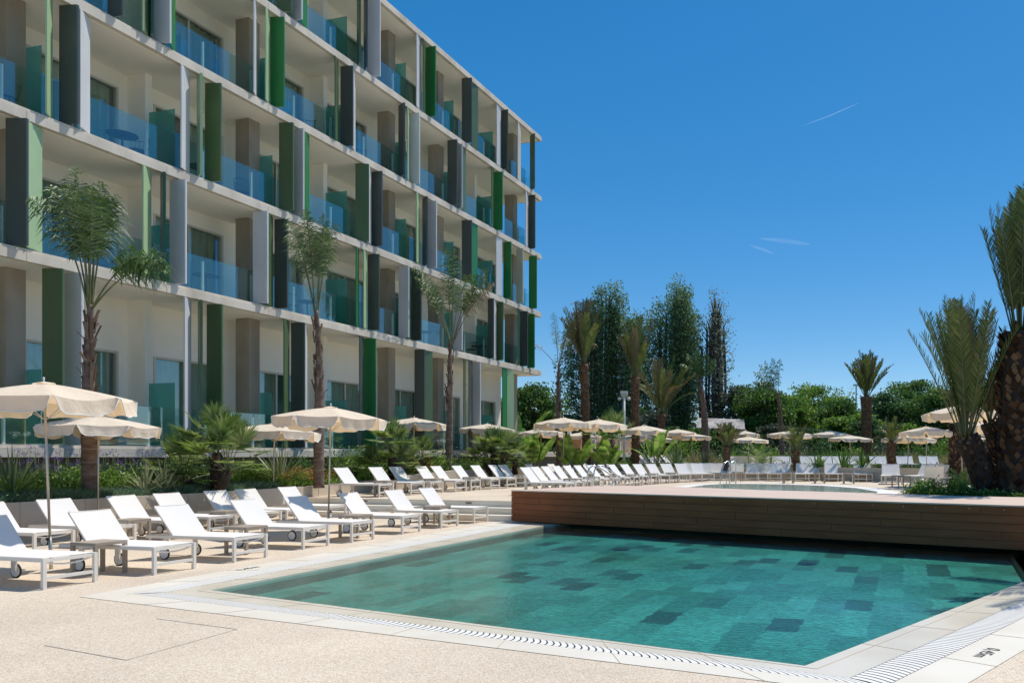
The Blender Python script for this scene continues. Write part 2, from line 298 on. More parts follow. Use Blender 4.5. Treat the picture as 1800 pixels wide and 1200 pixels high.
# coping: inner stone, slotted channel, outer stone
def lerp(a,b,t): return a+(b-a)*t
cop=empty('pool_coping',A); cop['kind']='structure'
def loc(p): return p-A
inner=MB(); outer=MB(); chan=MB(); slats=MB(); joints=MB()
sides=[(A,B,OA,OB,.37,.60,.068),(B,C_,OB,OC,.375,.635,.062),(A,E_,OA,OE,.34,.66,.085)]
for (p,q,P,Q,f1,f2,sp) in sides:
    a1,a2,b1,b2=lerp(p,P,f1),lerp(p,P,f2),lerp(q,Q,f1),lerp(q,Q,f2)
    if p is A and q is E_:   # keep slot band clear at the left corner
        pass
    for mb,x0,x1,y0,y1 in ((inner,p,a1,q,b1),(outer,a2,P,b2,Q)):
        vs=[loc(v) for v in (x0,x1,y1,y0)]
        mb.add([(v.x,v.y,0.004) for v in vs]+[(v.x,v.y,-.06) for v in vs],[(0,1,2,3),(0,3,7,4),(1,5,6,2)] if mb is inner else [(0,1,2,3),(0,3,7,4)])
    vs=[loc(v) for v in (a1,a2,b2,b1)]; chan.poly([(v.x,v.y,-.05) for v in vs])
    L=(b1-a1).length; N=int(L/sp)
    for i in range(N):
        t0=(i+.0)/N+.012/L; t1=(i+1)/N-.004/L
        K=4; fr=[]
        for k in range(K+1):
            s=k/K; off=.022*4*s*(1-s)/L
            fr.append((loc(lerp(lerp(a1,b1,t0+off),lerp(a2,b2,t0+off),.02+.96*s)),loc(lerp(lerp(a1,b1,t1+off),lerp(a2,b2,t1+off),.02+.96*s))))
        vs=[]; 
        for a,b in fr: vs+=[(a.x,a.y,.004),(b.x,b.y,.004)]
        slats.add(vs,[(2*k,2*k+1,2*k+3,2*k+2) for k in range(K)])
    nj=int(L/.95)
    for i in range(1,nj):
        t=i/nj
        for x,y,X,Y in ((p,q,a1,b1),(a2,b2,P,Q)):
            c0=loc(lerp(x,y,t)); c1=loc(lerp(X,Y,t)); joints.bar((c0.x,c0.y,.0045),(c1.x,c1.y,.0045),.006,.004)
    c0=loc(lerp(p,a1,.28)); c1=loc(lerp(q,b1,.28)); joints.bar((c0.x,c0.y,.0045),(c1.x,c1.y,.0045),.006,.004)
# plain coping past the right corner and beside the box
for (p,q,P,Q) in ((C_,D2,OC,OD),(E_,E2,OE,OE)):
    vs=[loc(v) for v in (p,P,Q,q)]; inner.add([(v.x,v.y,.004) for v in vs]+[(vs[0].x,vs[0].y,-.06),(vs[3].x,vs[3].y,-.06)],[(0,1,2,3),(0,3,5,4)])
inner.build('inner_stone',M['stone_wet'],cop); outer.build('outer_stone',M['stone'],cop); chan.build('drain_channel',M['dark'],cop); slats.build('slotted_grate',M['slat'],cop); joints.build('stone_joint',M['joint'],cop)
# basin
bas=MB(); zf=-.17; n=len(pool)
bas.poly([(p.x,p.y,zf) for p in pool]); fl=bas.build('pool_floor',M['pooltile']); tag(fl,kind='structure')
wl=MB()
for i in range(n):
    a,b=pool[i],pool[(i+1)%n]; wl.poly([(a.x,a.y,-.06),(b.x,b.y,-.06),(b.x,b.y,zf),(a.x,a.y,zf)])
M['poolwall']=pm('pool_wall_stone',(.10,.16,.13),(.15,.22,.18),2,.6)
tag(wl.build('pool_wall',M['poolwall']),kind='structure')
# shallow seat step along the near edge
ABn=(B-A).normalized(); nin=Vector((-ABn.y,ABn.x,0))
sm=MB(); q=[A,B,B+nin*.42+ABn*.22,A+nin*.36+ABn*.9]; sm.prism([(p.x,p.y) for p in q],zf+.004,-.10); tag(sm.build('pool_step',M['stepstone']),kind='structure')
wm=MB(); wm.poly([(p.x,p.y,-.022) for p in pool]); tag(wm.build('pool_water',M['water']),kind='structure')
for (u,v,k) in ((1093,966,'drain cover on the pool floor toward the left of the wooden stage'),(1418,991,'drain cover on the pool floor toward the right of the wooden stage')):
    c=G(u,v,zf); m=MB(); m.tube([(c.x,c.y,zf+.004),(c.x,c.y,zf+.012)],.15,20); tag(m.build('floor_drain',M['dark']),'round dark '+k,'drain','drain covers in the pool')
# upper deck and steps
wallp=[(-13.6,8.5),(-12.75,12.2),(-12.3,14.3),(-11.9,15.6),(-11.07,18.4),(-10.8,20.9),(-10.45,23.4),(-9.45,27.0),(-8.6,29.5),(-7.2,34),(-5.6,38.5),(-3,40.3),(0,40.2),(3.5,39.6),(6,38.0),(8.6,35.9),(11,33.6),(14,32)]
zu=.45
d_=Vector((.2738,.9618,0)); n_=Vector((-.9618,.2738,0))
sR=Vector((-4.25,19.15,0))                         # foot of the steps where they meet the wooden stage
def stepline(off,L=6.9): a=sR+d_*off+Vector((.4,-.11,0)); return a,a+n_*L
stp=MB(); spd=[0,.42,.84]
for i,o in enumerate(spd):
    a,b=stepline(o,7.3 if i else 7.3); c=b+d_*3; e=a+d_*3
    a=a-n_*3
    e=e-n_*3
    stp.prism([(a.x,a.y),(e.x,e.y),(c.x,c.y),(b.x,b.y)],-.01,.15*(i+1)-.004*(2-i) if i<2 else .446)
tag(stp.build('deck_steps',M['stone']),kind='structure')
a,b=stepline(.86,7.25)
stripp=MB()
ud=MB(); up=[(a.x,a.y),(4.2,21.2-.9),(10,15.6),(45,6),(60,60),(-3,40.3),(-5.6,38.5),(-7.2,34),(-8.6,29.5),(-9.45,27.0),(-10.45,23.4),(b.x-.15,b.y)]
# upper pool outline
p2=[(-.6,26),(.2,29),(.9,31.4),(1.75,32.7),(3.2,32.5),(4.3,31.9),(5.5,30.6),(6.3,28.4),(6.35,25.4),(5.6,22.6),(3.5,21.6),(1.0,22.6)]
def grow(poly,g):
    cx=sum(p[0] for p in poly)/len(poly); cy=sum(p[1] for p in poly)/len(poly); r=[]
    for x,y in poly:
        l=math.hypot(x-cx,y-cy); r.append((cx+(x-cx)*(1+g/l),cy+(y-cy)*(1+g/l)))
    return r
c2=grow(p2,.75)
ud.poly([(p[0],p[1],.45) for p in up]); tag(ud.build('upper_deck',M['agg']),kind='structure')
cm=MB(); k=len(p2)
for i in range(k):
    j=(i+1)%k; cm.poly([(c2[i][0],c2[i][1],.458),(c2[j][0],c2[j][1],.458),(p2[j][0],p2[j][1],.458),(p2[i][0],p2[i][1],.458)])
tag(cm.build('upper_pool_coping',M['slat']),kind='structure')
pw=MB(); pw.poly([(x,y,.4545) for x,y in p2]); tag(pw.build('upper_pool_floor',M['slat']),kind='structure')
pw=MB(); pw.poly([(x,y,.4585) for x,y in p2]); tag(pw.build('upper_pool_water',M['water2']),kind='structure')
# riser lights
for (u,v) in ((641,880),(824,883),(791,907.5)):
    i=2 if v<890 else 0
    off=spd[i]; a,b=stepline(off); t=(u-CU)/F; s=(t*a.y-a.x)/(n_.x-t*n_.y); p=a+n_*s; e=empty('step_light',(p.x,p.y,.15*i+.085),R(-15.9),'small dark recessed light in the '+{641:'top stone riser near the planter wall',824:'top stone riser near the wooden stage',791:'lowest stone riser behind the loungers'}[u],'light','step lights')
    m=MB(); m.box(-.085,.085,-.006,.01,-.022,.022); m.build('housing',M['dark'],e)
    m=MB(); [m.box(-.07+j*.036,-.05+j*.036,-.009,-.006,-.014,.014) for j in range(5)]; m.build('louvre',M['taupe_dark'],e)
# ground beyond, soil beds
gm=MB(); gm.poly([(-900,-300,-.72),(900,-300,-.72),(900,1500,-.72),(-900,1500,-.72)]); tag(gm.build('ground',M['soil']),kind='structure')
M['lawn']=pm('dry_lawn',(.10,.11,.045),(.22,.19,.09),.7,.95,.4,20)
g2=MB(); g2.poly([(-60,44,.80),(-7,42,.80),(-3,41.0,.80),(3.5,40.3,.80),(9,36.5,.8),(14.5,32.6,.8),(60,20,.80),(500,60,.8),(900,1400,.80),(-900,1400,.80),(-500,60,.8)]); tag(g2.build('garden_ground',M['lawn']),kind='structure')
pl=MB(); fac=[(-7.0,43.0),(-18,5.5),(-24,5.5)]
pl.poly([(x-.12,y,.70) for x,y in wallp[:10]]+[(-5.9,38.5,.70),(-3,41,.7),(-7,46,.7),(-9.0,42.0,.70),(-20.0,3,.70)]); tag(pl.build('planting_bed',M['soil']),kind='structure')
# planter wall
def wallstrip(name,pts,z0,zt,th=.16,label=None,mat='wallstone'):
    m=MB(); P=[Vector((x,y,0)) for x,y in pts]; n=len(P); Nn=[]
    for i in range(n):
        d=(P[min(i+1,n-1)]-P[max(i-1,0)]).normalized(); Nn.append(Vector((-d.y,d.x,0)))
    zt=zt if hasattr(zt,'__len__') else [zt]*n; vs=[]
    for i in range(n):
        a=P[i]; b=P[i]+Nn[i]*th; vs+=[(a.x,a.y,z0),(a.x,a.y,zt[i]),(b.x,b.y,zt[i]),(b.x,b.y,z0)]
    fs=[]
    for i in range(n-1):
        o=i*4; fs+=[(o,o+4,o+5,o+1),(o+1,o+5,o+6,o+2),(o+2,o+6,o+7,o+3)]
    fs+=[(0,1,2,3),(4*n-1,4*n-2,4*n-3,4*n-4)]
    m.add(vs,fs); o=m.build(name,M[mat]); 
    if label: tag(o,label,'wall')
    return o
wt=[.757]*7+[.95]+[1.08]*10
wallstrip('planter_wall',wallp,-.02,wt,label='low beige rendered planter wall curving behind the loungers')
jm=MB()
for u in (35,150,330,455,520,560):
    t=(u-CU)/F
    for i in range(len(wallp)-1):
        (x0,y0),(x1,y1)=wallp[i],wallp[i+1]; den=(x1-x0)-t*(y1-y0); s=(t*y0-x0)/den
        if 0<=s<=1:
            p=(x0+(x1-x0)*s+.004,y0+(y1-y0)*s); jm.box(p[0]-.004,p[0]+.004,p[1]-.006,p[1]+.006,0,.755)
wj=jm.build('wall_joint',M['joint']); wj.parent=S.objects['planter_wall']
# ---------------------------------------------------------------- wooden stage over the pool
fl_=Vector((-4.19,19.06,0)); fr_=Vector((5.715,13.05,0)); fd=(fr_-fl_).normalized(); fn=Vector((fd.y,-fd.x,0)); fe=fl_+fd*15
topp=[(fl_.x,fl_.y),(fe.x,fe.y),(fe.x+2.2,fe.y+3.0),(6.9,15.7),(5.7,16.3),(3.93,17.8),(1.95,19.1),(.26,20.8),(-1.61,22.1),(-2.89,21.4)]
st=empty('wooden_stage',fl_,math.atan2(fd.y,fd.x),'wide brown composite board platform edge spanning the back of the pool','stage')
Ri=Matrix.Rotation(-math.atan2(fd.y,fd.x),3,'Z')
tl=[Ri@(Vector((x,y,0))-fl_) for x,y in topp]
m=MB(); m.prism([(p.x+(.0 if p.y<.05 else 0),p.y-(.012 if p.y<.05 else 0)) for p in tl],.755,.78); m.build('deck_top',M['boardtop'],st)
m=MB(); m.prism([(p.x+.01,p.y+.03) for p in tl],.05,.754); m.build('carcass',M['dark'],st)
rows=5; hh=.722/rows; random.seed(3)
for r in range(rows):
    x=0; 
    z0=.030+r*hh
    while x<15:
        L=[1.2,2.3,3.1,.9,1.9][r] if x==0 else 3.0+random.uniform(-.05,.05); x2=min(x+L,15)
        m=MB(); m.box(x+.003,x2-.003,0,.024,z0+.004,z0+hh-.004); o=m.build('front_board',M['board'],st); x=x2
m=MB(); 
for i in range(26): m.tube([(.45+i*.57,-.0005,.70),(.45+i*.57,-.003,.70)],.006,6)
m.build('screw_head',M['steel'],st)
e=G(944,917.5); m=MB(); m.box(-.05,.05,-.03,.02,0,.045); m.box(.06,.14,-.03,.02,0,.045); o=m.build('dark_block',M['dark']); o.location=(e.x,e.y-.03,0.004); o.rotation_euler=(0,0,math.atan2(fd.y,fd.x)); tag(o,'pair of small dark rubber blocks on the coping against the stage','block')
# depth marks painted on the coping
def text(body,p,rz,size,label):
    c=bpy.data.curves.new('depth_mark','FONT'); c.body=body; c.size=size; c.extrude=.001; c.align_x='CENTER'; c.align_y='CENTER'
    o=bpy.data.objects.new('depth_mark',c); COL.objects.link(o); bpy.context.view_layer.update()
    me=bpy.data.meshes.new_from_object(o); bpy.data.objects.remove(o); me.materials.clear(); me.materials.append(M['dark'])
    o=link('depth_mark',me,None,(p.x,p.y,.006),rz); tag(o,label,'marking','pool depth markings'); return o
M['dark']=M['dark']
text('0,45m',G(1734,1147.5),math.atan2(bc.y,bc.x)+math.pi,.15,'black depth figures on the coping at the lower right')
text('0,45m',G(436,999),math.atan2(d_.y,d_.x),.15,'faint black depth figures on the coping beside the left loungers')
# joint lines of an access hatch in the foreground paving
hm=MB(); hp=[G(78,1133,.004),G(222,1159,.004),G(417,1105,.004),G(275,1086,.004)]
for a,b in ((0,1),(1,2),(2,3)): hm.bar(hp[a],hp[b],.006,.003)
M['groove']=pm('groove_grey',(.50,.45,.40),(.66,.59,.51),9,.7)
tag(hm.build('hatch_outline',M['groove']),'thin grey outline of an access hatch in the foreground paving','hatch')
# ================================================================ hotel building
ang=math.atan2(d_.y,d_.x); O=Vector((PX(952,42),42,0))
hb=empty('hotel_building',O,ang,'five storey cream and concrete hotel with coloured vertical louvres and glass balconies','building')
def fx(u,c=0.0):                                   # facade coordinate seen at pixel column u, c metres behind the slab edge
    k=(u-CU)/F; return (k*(42+.2738*c)-O.x+.9618*c)/(.2738-.9618*k)
def fY(x,c): return 42+.9618*x+.2738*c
ZS=[1.87]+[ZV(v,42) for v in (651,548.6,447,344.6,239.5)]   # slab tops: terrace, F1..F4, roof
TH=.28; XL=-36.0
for i,z in enumerate(ZS):
    m=MB(); x1=0 if i else 9.5
    if i==0:
        m.box(XL,x1,0.0,2.05,z-TH,z-.07); m.box(XL,x1,.05,2.05,z-.07,z)
    elif i<5:
        m.box(XL,x1,0,2.05,z-TH,z-.07); m.box(XL,x1,.05,2.05,z-.07,z); m.box(-1.0,0,2.05,9,z-TH,z)
    else:
        m.box(XL,x1,0,10,z-TH,z-.07); m.box(XL,x1,.05,10,z-.07,z)
    m.build('floor_slab' if i<5 else 'roof_slab',M['concrete'],hb)
    ej=MB(); [ej.box(x-.006,x+.006,-.003,.001,z-TH+.002,z-.072) for x in np.arange(-1.6 if i else 8.0,-35,-3.43)]; jo=ej.build('slab_joint',M['joint'],hb)
    if i:
        m=MB(); m.box(XL,-.12,.16,2.04,z-TH-.012,z-TH-.002); m.build('soffit',M['soffit'],hb)
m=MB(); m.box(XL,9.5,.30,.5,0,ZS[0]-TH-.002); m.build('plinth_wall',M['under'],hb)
bx=[-1.0-3.43*i for i in range(11)]
CW=2.0
wm_=MB()
for f in range(5):
    z0=ZS[f]; z1=ZS[f+1]-TH; hw=2.38 if f else 2.62
    for i in range(10):
        xr=bx[i]; xl=bx[i+1]
        wl_,wr=xl+.68,xr-.36
        wm_.box(xl,wl_,CW,CW+.2,z0,z1-.013); wm_.box(wr,xr,CW,CW+.2,z0,z1-.013); wm_.box(wl_,wr,CW,CW+.2,z0+hw,z1-.013)
wm_.box(-1.0,-.8,CW,9,ZS[0],ZS[5]-TH-.002)
wm_.build('render_wall',M['render'],hb)
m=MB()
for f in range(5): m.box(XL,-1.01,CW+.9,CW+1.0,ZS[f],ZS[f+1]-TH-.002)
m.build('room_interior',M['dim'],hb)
for f in range(5):
    z0=ZS[f]; z1=ZS[f+1]-TH; hw=2.38 if f else 2.62
    for i in range(9):
        xr=bx[i]; xl=bx[i+1]; a,b=xl+.68,xr-.36
        fr=MB(); t=.06; y0,y1=CW+.03,CW+.11
        fr.box(a,a+t,y0-.05,y1,z0,z0+hw); fr.box(b-t,b,y0-.05,y1,z0,z0+hw); fr.box(a+t,b-t,y0-.05,y1,z0+hw-t,z0+hw); fr.box((a+b)/2-.03,(a+b)/2+.03,y0,y1,z0,z0+hw-t)
        w_=fr.build('window',M['frame_metal'],hb)
        p=MB(); p.box(a+t,b-t,y0+.03,y0+.045,z0+.02,z0+hw-t); p.build('pane',M['wglass'],w_)
        cu=MB(); seg=44; x0,x1=a+.05,b-.05
        r0=random.Random(f*31+i); 
        if r0.random()<.2: x0=a+(b-a)*r0.choice([.3,.5,.35])
        elif r0.random()<.2: x1=b-(b-a)*.4
        vs=[]; 
        for s in range(seg+1):
            x=x0+(x1-x0)*s/seg; y=y1+.14+.035*math.sin(s*1.35+i)+.01*math.sin(s*3.7); vs+=[(x,y,z0+.02),(x,y,z0+hw)]
        cu.add(vs,[(2*s,2*s+2,2*s+3,2*s+1) for s in range(seg)]); cu.build('curtain',M['curtain'],w_,smooth=True)
        # columns or pilasters on the bay line
    for i in range(10):
        x=bx[i]
        if i in (0,2,3,5,7,9):
            c=MB(); c.box(x-.42,x,.92,1.44,z0,z1-.003)
            for hz in (1.35,): c.box(x-.421,x+.001,.919,.92,z0+hz,z0+hz+.008)
            c.build('column',M['column'],hb)
            pr=.90
        else:
            c=MB(); c.box(x-.10,x+.10,1.35,2.0,z0,z1-.013); c.build('pilaster',M['render'],hb); pr=1.33
        if i>0:
            c=MB(); c.box(x-.012,x+.0,.42,pr,z0+.03,z0+1.75); g=c.build('glass_partition',M['tglass'],hb)
# balustrades with posts
for f in range(5):
    z0=ZS[f]; x=-.12; k=0; y=.38 if f else .32
    while x>-33:
        x2=x-1.715; m=MB(); m.box(x2+.01,x-.01,y,y+.016,z0+.04,z0+1.04); m.build('balustrade_glass',M['bglass'],hb)
        m=MB(); m.box(x-.028,x+.028,y+.02,y+.075,z0,z0+.92); m.build('balustrade_post',M['white_metal'],hb); x=x2
    if f:
        m=MB(); m.box(-.12,-.105,.4,4,z0+.04,z0+1.04); m.build('balustrade_glass',M['bglass'],hb)
# louvres: (left px, right px, colour, lean)
FINS={4:[(486,512,'o',-1),(512,530,'w',-1),(530,539,'g',1),(628,632,'o',-1),(640,644,'k',-1),(646,668,'w',-1),(732,739,'w',1),(744,748,'o',1),(749,765,'g',-1),(812,829,'k',-1),(829,840,'o',1),(873,880,'w',1),(880,892,'k',-1),(910,915,'c',1),(932,939,'o',-1)],
3:[(190,215,'k',-1),(251,262,'l',1),(263,267,'d',-1),(268,299,'w',-1),(300,307,'g',1),(446,451,'w',1),(467,474,'l',1),(474,499,'g',-1),(589,594,'o',1),(599,620,'k',-1),(620,624,'w',1),(701,710,'k',-1),(716,719,'l',1),(719,737,'w',-1),(787,803,'k',-1),(803,812,'w',-1),(812,818,'o',1),(864,867,'o',1),(867,883,'g',-1),(924,928,'w',1),(928,940,'k',-1)],
2:[(81,91,'l',1),(105,136,'k',-1),(140,157,'w',1),(318,332,'w',1),(347,353,'l',-1),(361,388,'o',-1),(491,515,'o',-1),(515,533,'w',-1),(535,543,'g',1),(625,648,'o',-1),(648,652,'w',1),(653,671,'k',-1),(732,737,'l',1),(743,750,'k',-1),(750,767,'w',-1),(812,829,'k',-1),(829,839,'g',1),(872,882,'w',1),(885,898,'g',-1),(908,919,'c',-1),(930,943,'g',-1)],
1:[(11,47,'k',-1),(47,73,'l',1),(251,265,'l',1),(283,288,'d',-1),(299,326,'w',-1),(445,470,'w',-1),(470,479,'o',1),(483,505,'k',-1),(626,630,'g',1),(639,645,'l',1),(647,666,'k',-1),(701,718,'w',-1),(718,723,'d',1),(724,740,'k',-1),(797,812,'w',-1),(858,867,'k',-1),(868,872,'w',1),(872,884,'o',-1),(910,914,'d',1),(914,927,'k',-1),(927,939,'g',-1)],
0:[(75,110,'o',-1),(114,144,'w',-1),(324,335,'w',1),(349,353,'o',-1),(364,390,'o',-1),(499,508,'o',1),(512,535,'k',-1),(535,539,'w',1),(632,639,'k',1),(639,660,'g',-1),(729,746,'k',-1),(746,760,'o',1),(815,818,'o',1),(824,830,'k',1),(831,844,'w',-1),(883,891,'g',1),(891,903,'l',1)]}
W=.46
for f,lst in FINS.items():
    z0=ZS[f]; z1=ZS[f+1]-TH
    for (u0,u1,col,sg) in lst:
        uc=(u0+u1)/2; c=.06; x=fx(uc,c); P=O+d_*x+n_*c; k=(uc-CU)/F
        ray=Vector((k,1,0)).normalized(); perp=Vector((ray.y,-ray.x,0))
        # width across the view needed for this pixel span
        need=(u1-u0)/F*P.y/math.sqrt(1+k*k)
        need=max(need,.045); aa=math.acos(min(1,need/W))
        e=(perp*math.cos(aa)+ray*math.sin(aa)*(1 if sg>0 else -1))
        # into facade coords
        ex=e.dot(d_); ey=e.dot(n_)
        m=MB(); a=(x-ex*W/2,c-ey*W/2); b=(x+ex*W/2,c+ey*W/2)
        m.bar((a[0],a[1],(z0+z1)/2),(b[0],b[1],(z0+z1)/2),.035,z1-z0-.05)
        # folded edge of the tray
        m.bar((b[0],b[1],(z0+z1)/2),(b[0]-ey*.045,b[1]+ex*.045,(z0+z1)/2),.012,z1-z0-.055)
        o=m.build('louvre',M['fin_'+col],hb)
# extra louvres outside the frame to the left, so the pool mirrors a complete facade
for f in range(5):
    for x in np.arange(-34,-27.6,1.75):
        m=MB(); z0=ZS[f]; z1=ZS[f+1]-TH; a=random.uniform(.3,1.2); x+=random.uniform(-.4,.4)
        m.bar((x,0.0,(z0+z1)/2),(x+.4*math.cos(a),.3*math.sin(a),(z0+z1)/2),.035,z1-z0-.05); m.build('louvre',M['fin_'+random.choice('kogwl')],hb)
# balcony furniture
def wire_chair():
    r=empty('wire_chair',(0,0,0)); s=MB(); 
    s.tube([(.22*math.cos(t),.22*math.sin(t),.45) for t in np.linspace(0,2*math.pi,17)],.009,5); s.tube([(0,0,.44),(0,0,.452)],.21,16); s.build('seat',M['dark'],r)
    b=MB(); top=[(.27*math.cos(t),.27*math.sin(t),.78+.04*math.sin(t)) for t in np.linspace(-.2,math.pi+.2,13)]; b.tube(top,.009,5)
    for t in np.linspace(0,math.pi,9): b.tube([(.22*math.cos(t),.22*math.sin(t),.45),(.27*math.cos(t),.27*math.sin(t),.78+.04*math.sin(t))],.005,4)
    b.build('backrest',M['dark'],r)
    for sx,sy in ((1,1),(1,-1),(-1,1),(-1,-1)):
        l=MB(); l.tube([(.12*sx,.12*sy,.44),(.22*sx,.22*sy,0)],.009,5); l.build('leg',M['dark'],r)
    return reg(r)
def round_table():
    r=empty('balcony_table',(0,0,0)); s=MB(); s.tube([(0,0,.70),(0,0,.72)],.36,28); s.build('table_top',M['dark'],r)
    s=MB(); s.tube([(0,0,.02),(0,0,.70)],.022,8); s.build('stem',M['dark'],r); s=MB(); s.tube([(0,0,0),(0,0,.02)],.2,16); s.build('base',M['dark'],r)
    return reg(r)
ch0=wire_chair(); tb0=round_table(); usedc=usedt=False
FN=['ground floor terrace','first floor','second floor','third floor','top floor']
furn=[(2,215,'t','above the first queen palm'),(2,243,'c','beside the frosted screen over the first palm'),(4,222,'t','at the left edge of the photo'),(3,540,'c','right of the bright green louvre'),(1,232,'c','behind the drooping fronds of the first palm'),(1,262,'t','right of the pale green louvre'),(1,362,'t','behind the clear glass above the fan palm'),(1,512,'c','left of the second queen palm'),(1,540,'t','next to the second queen palm'),(3,632,'c','above the second queen palm'),(2,10,'c','at the left edge of the photo'),(1,828,'c','right of the third queen palm'),(1,842,'t','near the far end'),(2,355,'t','between the white and olive louvres'),(4,570,'c','behind glass left of the thin olive louvre'),(1,745,'t','behind the crown of the third palm'),(2,428,'c','in front of the concrete column')]
for f,u,k,txt in furn:
    c=1.05; x=fx(u,c); P=O+d_*x+n_*c
    if k=='c': o=ch0 if not usedc else copy_tree(ch0); usedc=True
    else: o=tb0 if not usedt else copy_tree(tb0); usedt=True
    o.location=(P.x,P.y,ZS[f]); o.rotation_euler=(0,0,random.uniform(0,6))
    tag(o,('black wire chair' if k=='c' else 'round dark table')+' on the %s balcony '%FN[f]+txt,'chair' if k=='c' else 'table','balcony chairs' if k=='c' else 'balcony tables')
# pavilion on the terrace past the hotel
pv=empty('terrace_pavilion',O+d_*9.4,ang,'low tan pavilion with pale posts on the terrace beyond the hotel end','pavilion')
M['tan']=pm('tan_panel',(.42,.26,.17),(.5,.33,.22),2,.8)
for k,(a,b) in enumerate(((-4.6,-1.2),(-.9,3.4),(3.7,7))):
    m=MB(); m.box(a,b,.4,.6,ZS[0],ZS[0]+.95); m.build('panel',M['tan'],pv)
m=MB(); m.box(-5,16,0,.6,ZS[0]-.3,ZS[0]-.01); m.build('plinth',M['concrete'],pv)
for x in (-4.9,-1.05,3.55,7.2): m=MB(); m.box(x-.08,x+.08,.3,.5,ZS[0],ZS[0]+1.9); m.build('post',M['white_metal'],pv)
# ================================================================ loungers, side tables, umbrellas
def make_lounger(full=True):
    r=empty('sun_lounger',(0,0,0)); L=1.67; w=.31; t=.042; zt=.375
    f=MB()
    for s in (-1,1): f.box(s*w-t/2,s*w+t/2,0.0 if 0 else t/2+.001,L,zt-.045,zt)
    f.box(-w+t/2,w-t/2,L-t,L,zt-.045,zt); f.box(-w+t/2,w-t/2,.001,.03,zt-.05,zt-.01); f.box(-w+t/2,w-t/2,1.14,1.17,zt-.045,zt-.01)
    if not full:
        for s in (-1,1): f.box(s*w-t/2,s*w+t/2,-t/2,t/2,0,zt); f.box(s*w-.015,s*w+.015,1.42,1.47,.03,zt-.045)
        f.box(-w+t/2,w-t/2,-.012,.012,.12,.155)
    f.build('frame',M['taupe'],r)
    if full:
        for s in (-1,1):
            l=MB(); l.box(s*w-t/2,s*w+t/2,-t/2,t/2,0,zt); l.build('leg',M['taupe'],r)
            b=MB(); b.box(s*w-.045*s-.012,s*w-.045*s+.012,1.30,1.38,.09,zt-.03); b.build('wheel_bracket',M['taupe'],r)
            wh=MB(); wh.tube([(s*w-.02*s-.014,1.34,.092),(s*w-.02*s+.014,1.34,.092)],.078,20); wo=wh.build('wheel',M['white_metal'],r)
            ty=MB(); n=20; c=(s*w-.02*s,1.34,.092); ty.tube([(c[0],c[1]+.084*math.cos(a),c[2]+.084*math.sin(a)) for a in np.linspace(0,2*math.pi,n+1)],.010,6,sq=1.7); ty.build('tyre',M['black'],wo)
        b=MB(); b.box(-w+t/2,w-t/2,-.014,.014,.115,.155); b.build('stretcher',M['taupe'],r)
        b=MB(); b.tube([(-w+.02+(2*w-.04)*s,.03,zt-.05-.045*4*s*(1-s)) for s in np.linspace(0,1,9)],.011,6); b.build('pull_rail',M['taupe'],r)
        s_=MB()
        for s in (-1,1): s_.tube([(s*.22,1.33,zt-.03),(s*.22,1.40,.60)],.009,5)
        s_.tube([(-.22,1.40,.60),(.22,1.40,.60)],.009,5); s_.build('backrest_prop',M['taupe'],r)
    def sheet(mb,p0,p1,hw,sag,seg=10):
        vs=[]
        for k in (0,.006):
            for i in range(seg+1):
                for j in range(7):
                    a=i/seg; b=j/6; z=-sag*4*b*(1-b)*min(1,4*a*(1-a)+.3)
                    vs.append((-hw+2*hw*b,p0[0]+(p1[0]-p0[0])*a,p0[1]+(p1[1]-p0[1])*a+z-k))
        m=(seg+1)*7; fs=[]
        for i in range(seg):
            for j in range(6):
                q=i*7+j; fs+=[(q,q+1,q+8,q+7),(m+q,m+q+7,m+q+8,m+q+1)]
        for i in range(seg): q=i*7; fs+=[(q,q+7,m+q+7,m+q),(q+6,m+q+6,m+q+13,q+13)]
        fs+=[(j,m+j,m+j+1,j+1) for j in range(6)]+[(seg*7+j,seg*7+j+1,m+seg*7+j+1,m+seg*7+j) for j in range(6)]
        mb.add(vs,fs)
    s1=MB(); sheet(s1,(.02,zt+.006),(1.17,zt+.006),w+.006,.012); s1.build('seat',M['sling'],r,smooth=False)
    bt=(1.53,.83); s2=MB(); sheet(s2,(1.165,zt+.012),bt,w-.012,.016); bk=s2.build('backrest',M['sling'],r)
    s3=MB()
    for s in (-1,1): s3.bar((s*(w-.018),1.165,zt-.008),(s*(w-.018),bt[0]+.004,bt[1]-.016),.024,.022)
    s3.bar((-w+.03,bt[0],bt[1]-.018),(w-.03,bt[0],bt[1]-.018),.022); s3.build('backrest_frame',M['taupe'],r if not full else bk)
    return reg(r)
LN=make_lounger(True); LF=make_lounger(False); usedL=[False,False]
JIT=random.Random(5)
def put_lounger(x,y,z,hx,hy,label,group,far=False,tilt=0,sc=1):
    src=LF if far else LN; i=1 if far else 0
    if usedL[i]: o=copy_tree(src)
    else: o=src; usedL[i]=True
    o.location=(x,y,z); o.rotation_euler=(0,0,math.atan2(hy,hx)-math.pi/2+JIT.uniform(-.035,.035)); o.scale=(sc,sc,sc)
    tag(o,label,'sun lounger',group); return o
nx,ny=n_.x,n_.y; JIT=random.Random(5)
front=[(-7.6,9.67),(-7.06,10.83),(-6.70,12.08),(-6.47,13.74),(-6.08,14.8),(-5.7,16.35),(-5.3,17.7),(-4.9,18.9)]
notes=['back shaded','beside a taupe table','back fully sunlit','with a wheel showing','back shaded','back partly shaded','in front of the steps','nearest the wooden stage']
for i,(x,y) in enumerate(front):
    put_lounger(x,y,0,nx,ny,'%s white lounger from the left in the poolside row, %s'%(ORD[i],notes[i]),'sun loungers in the poolside row')
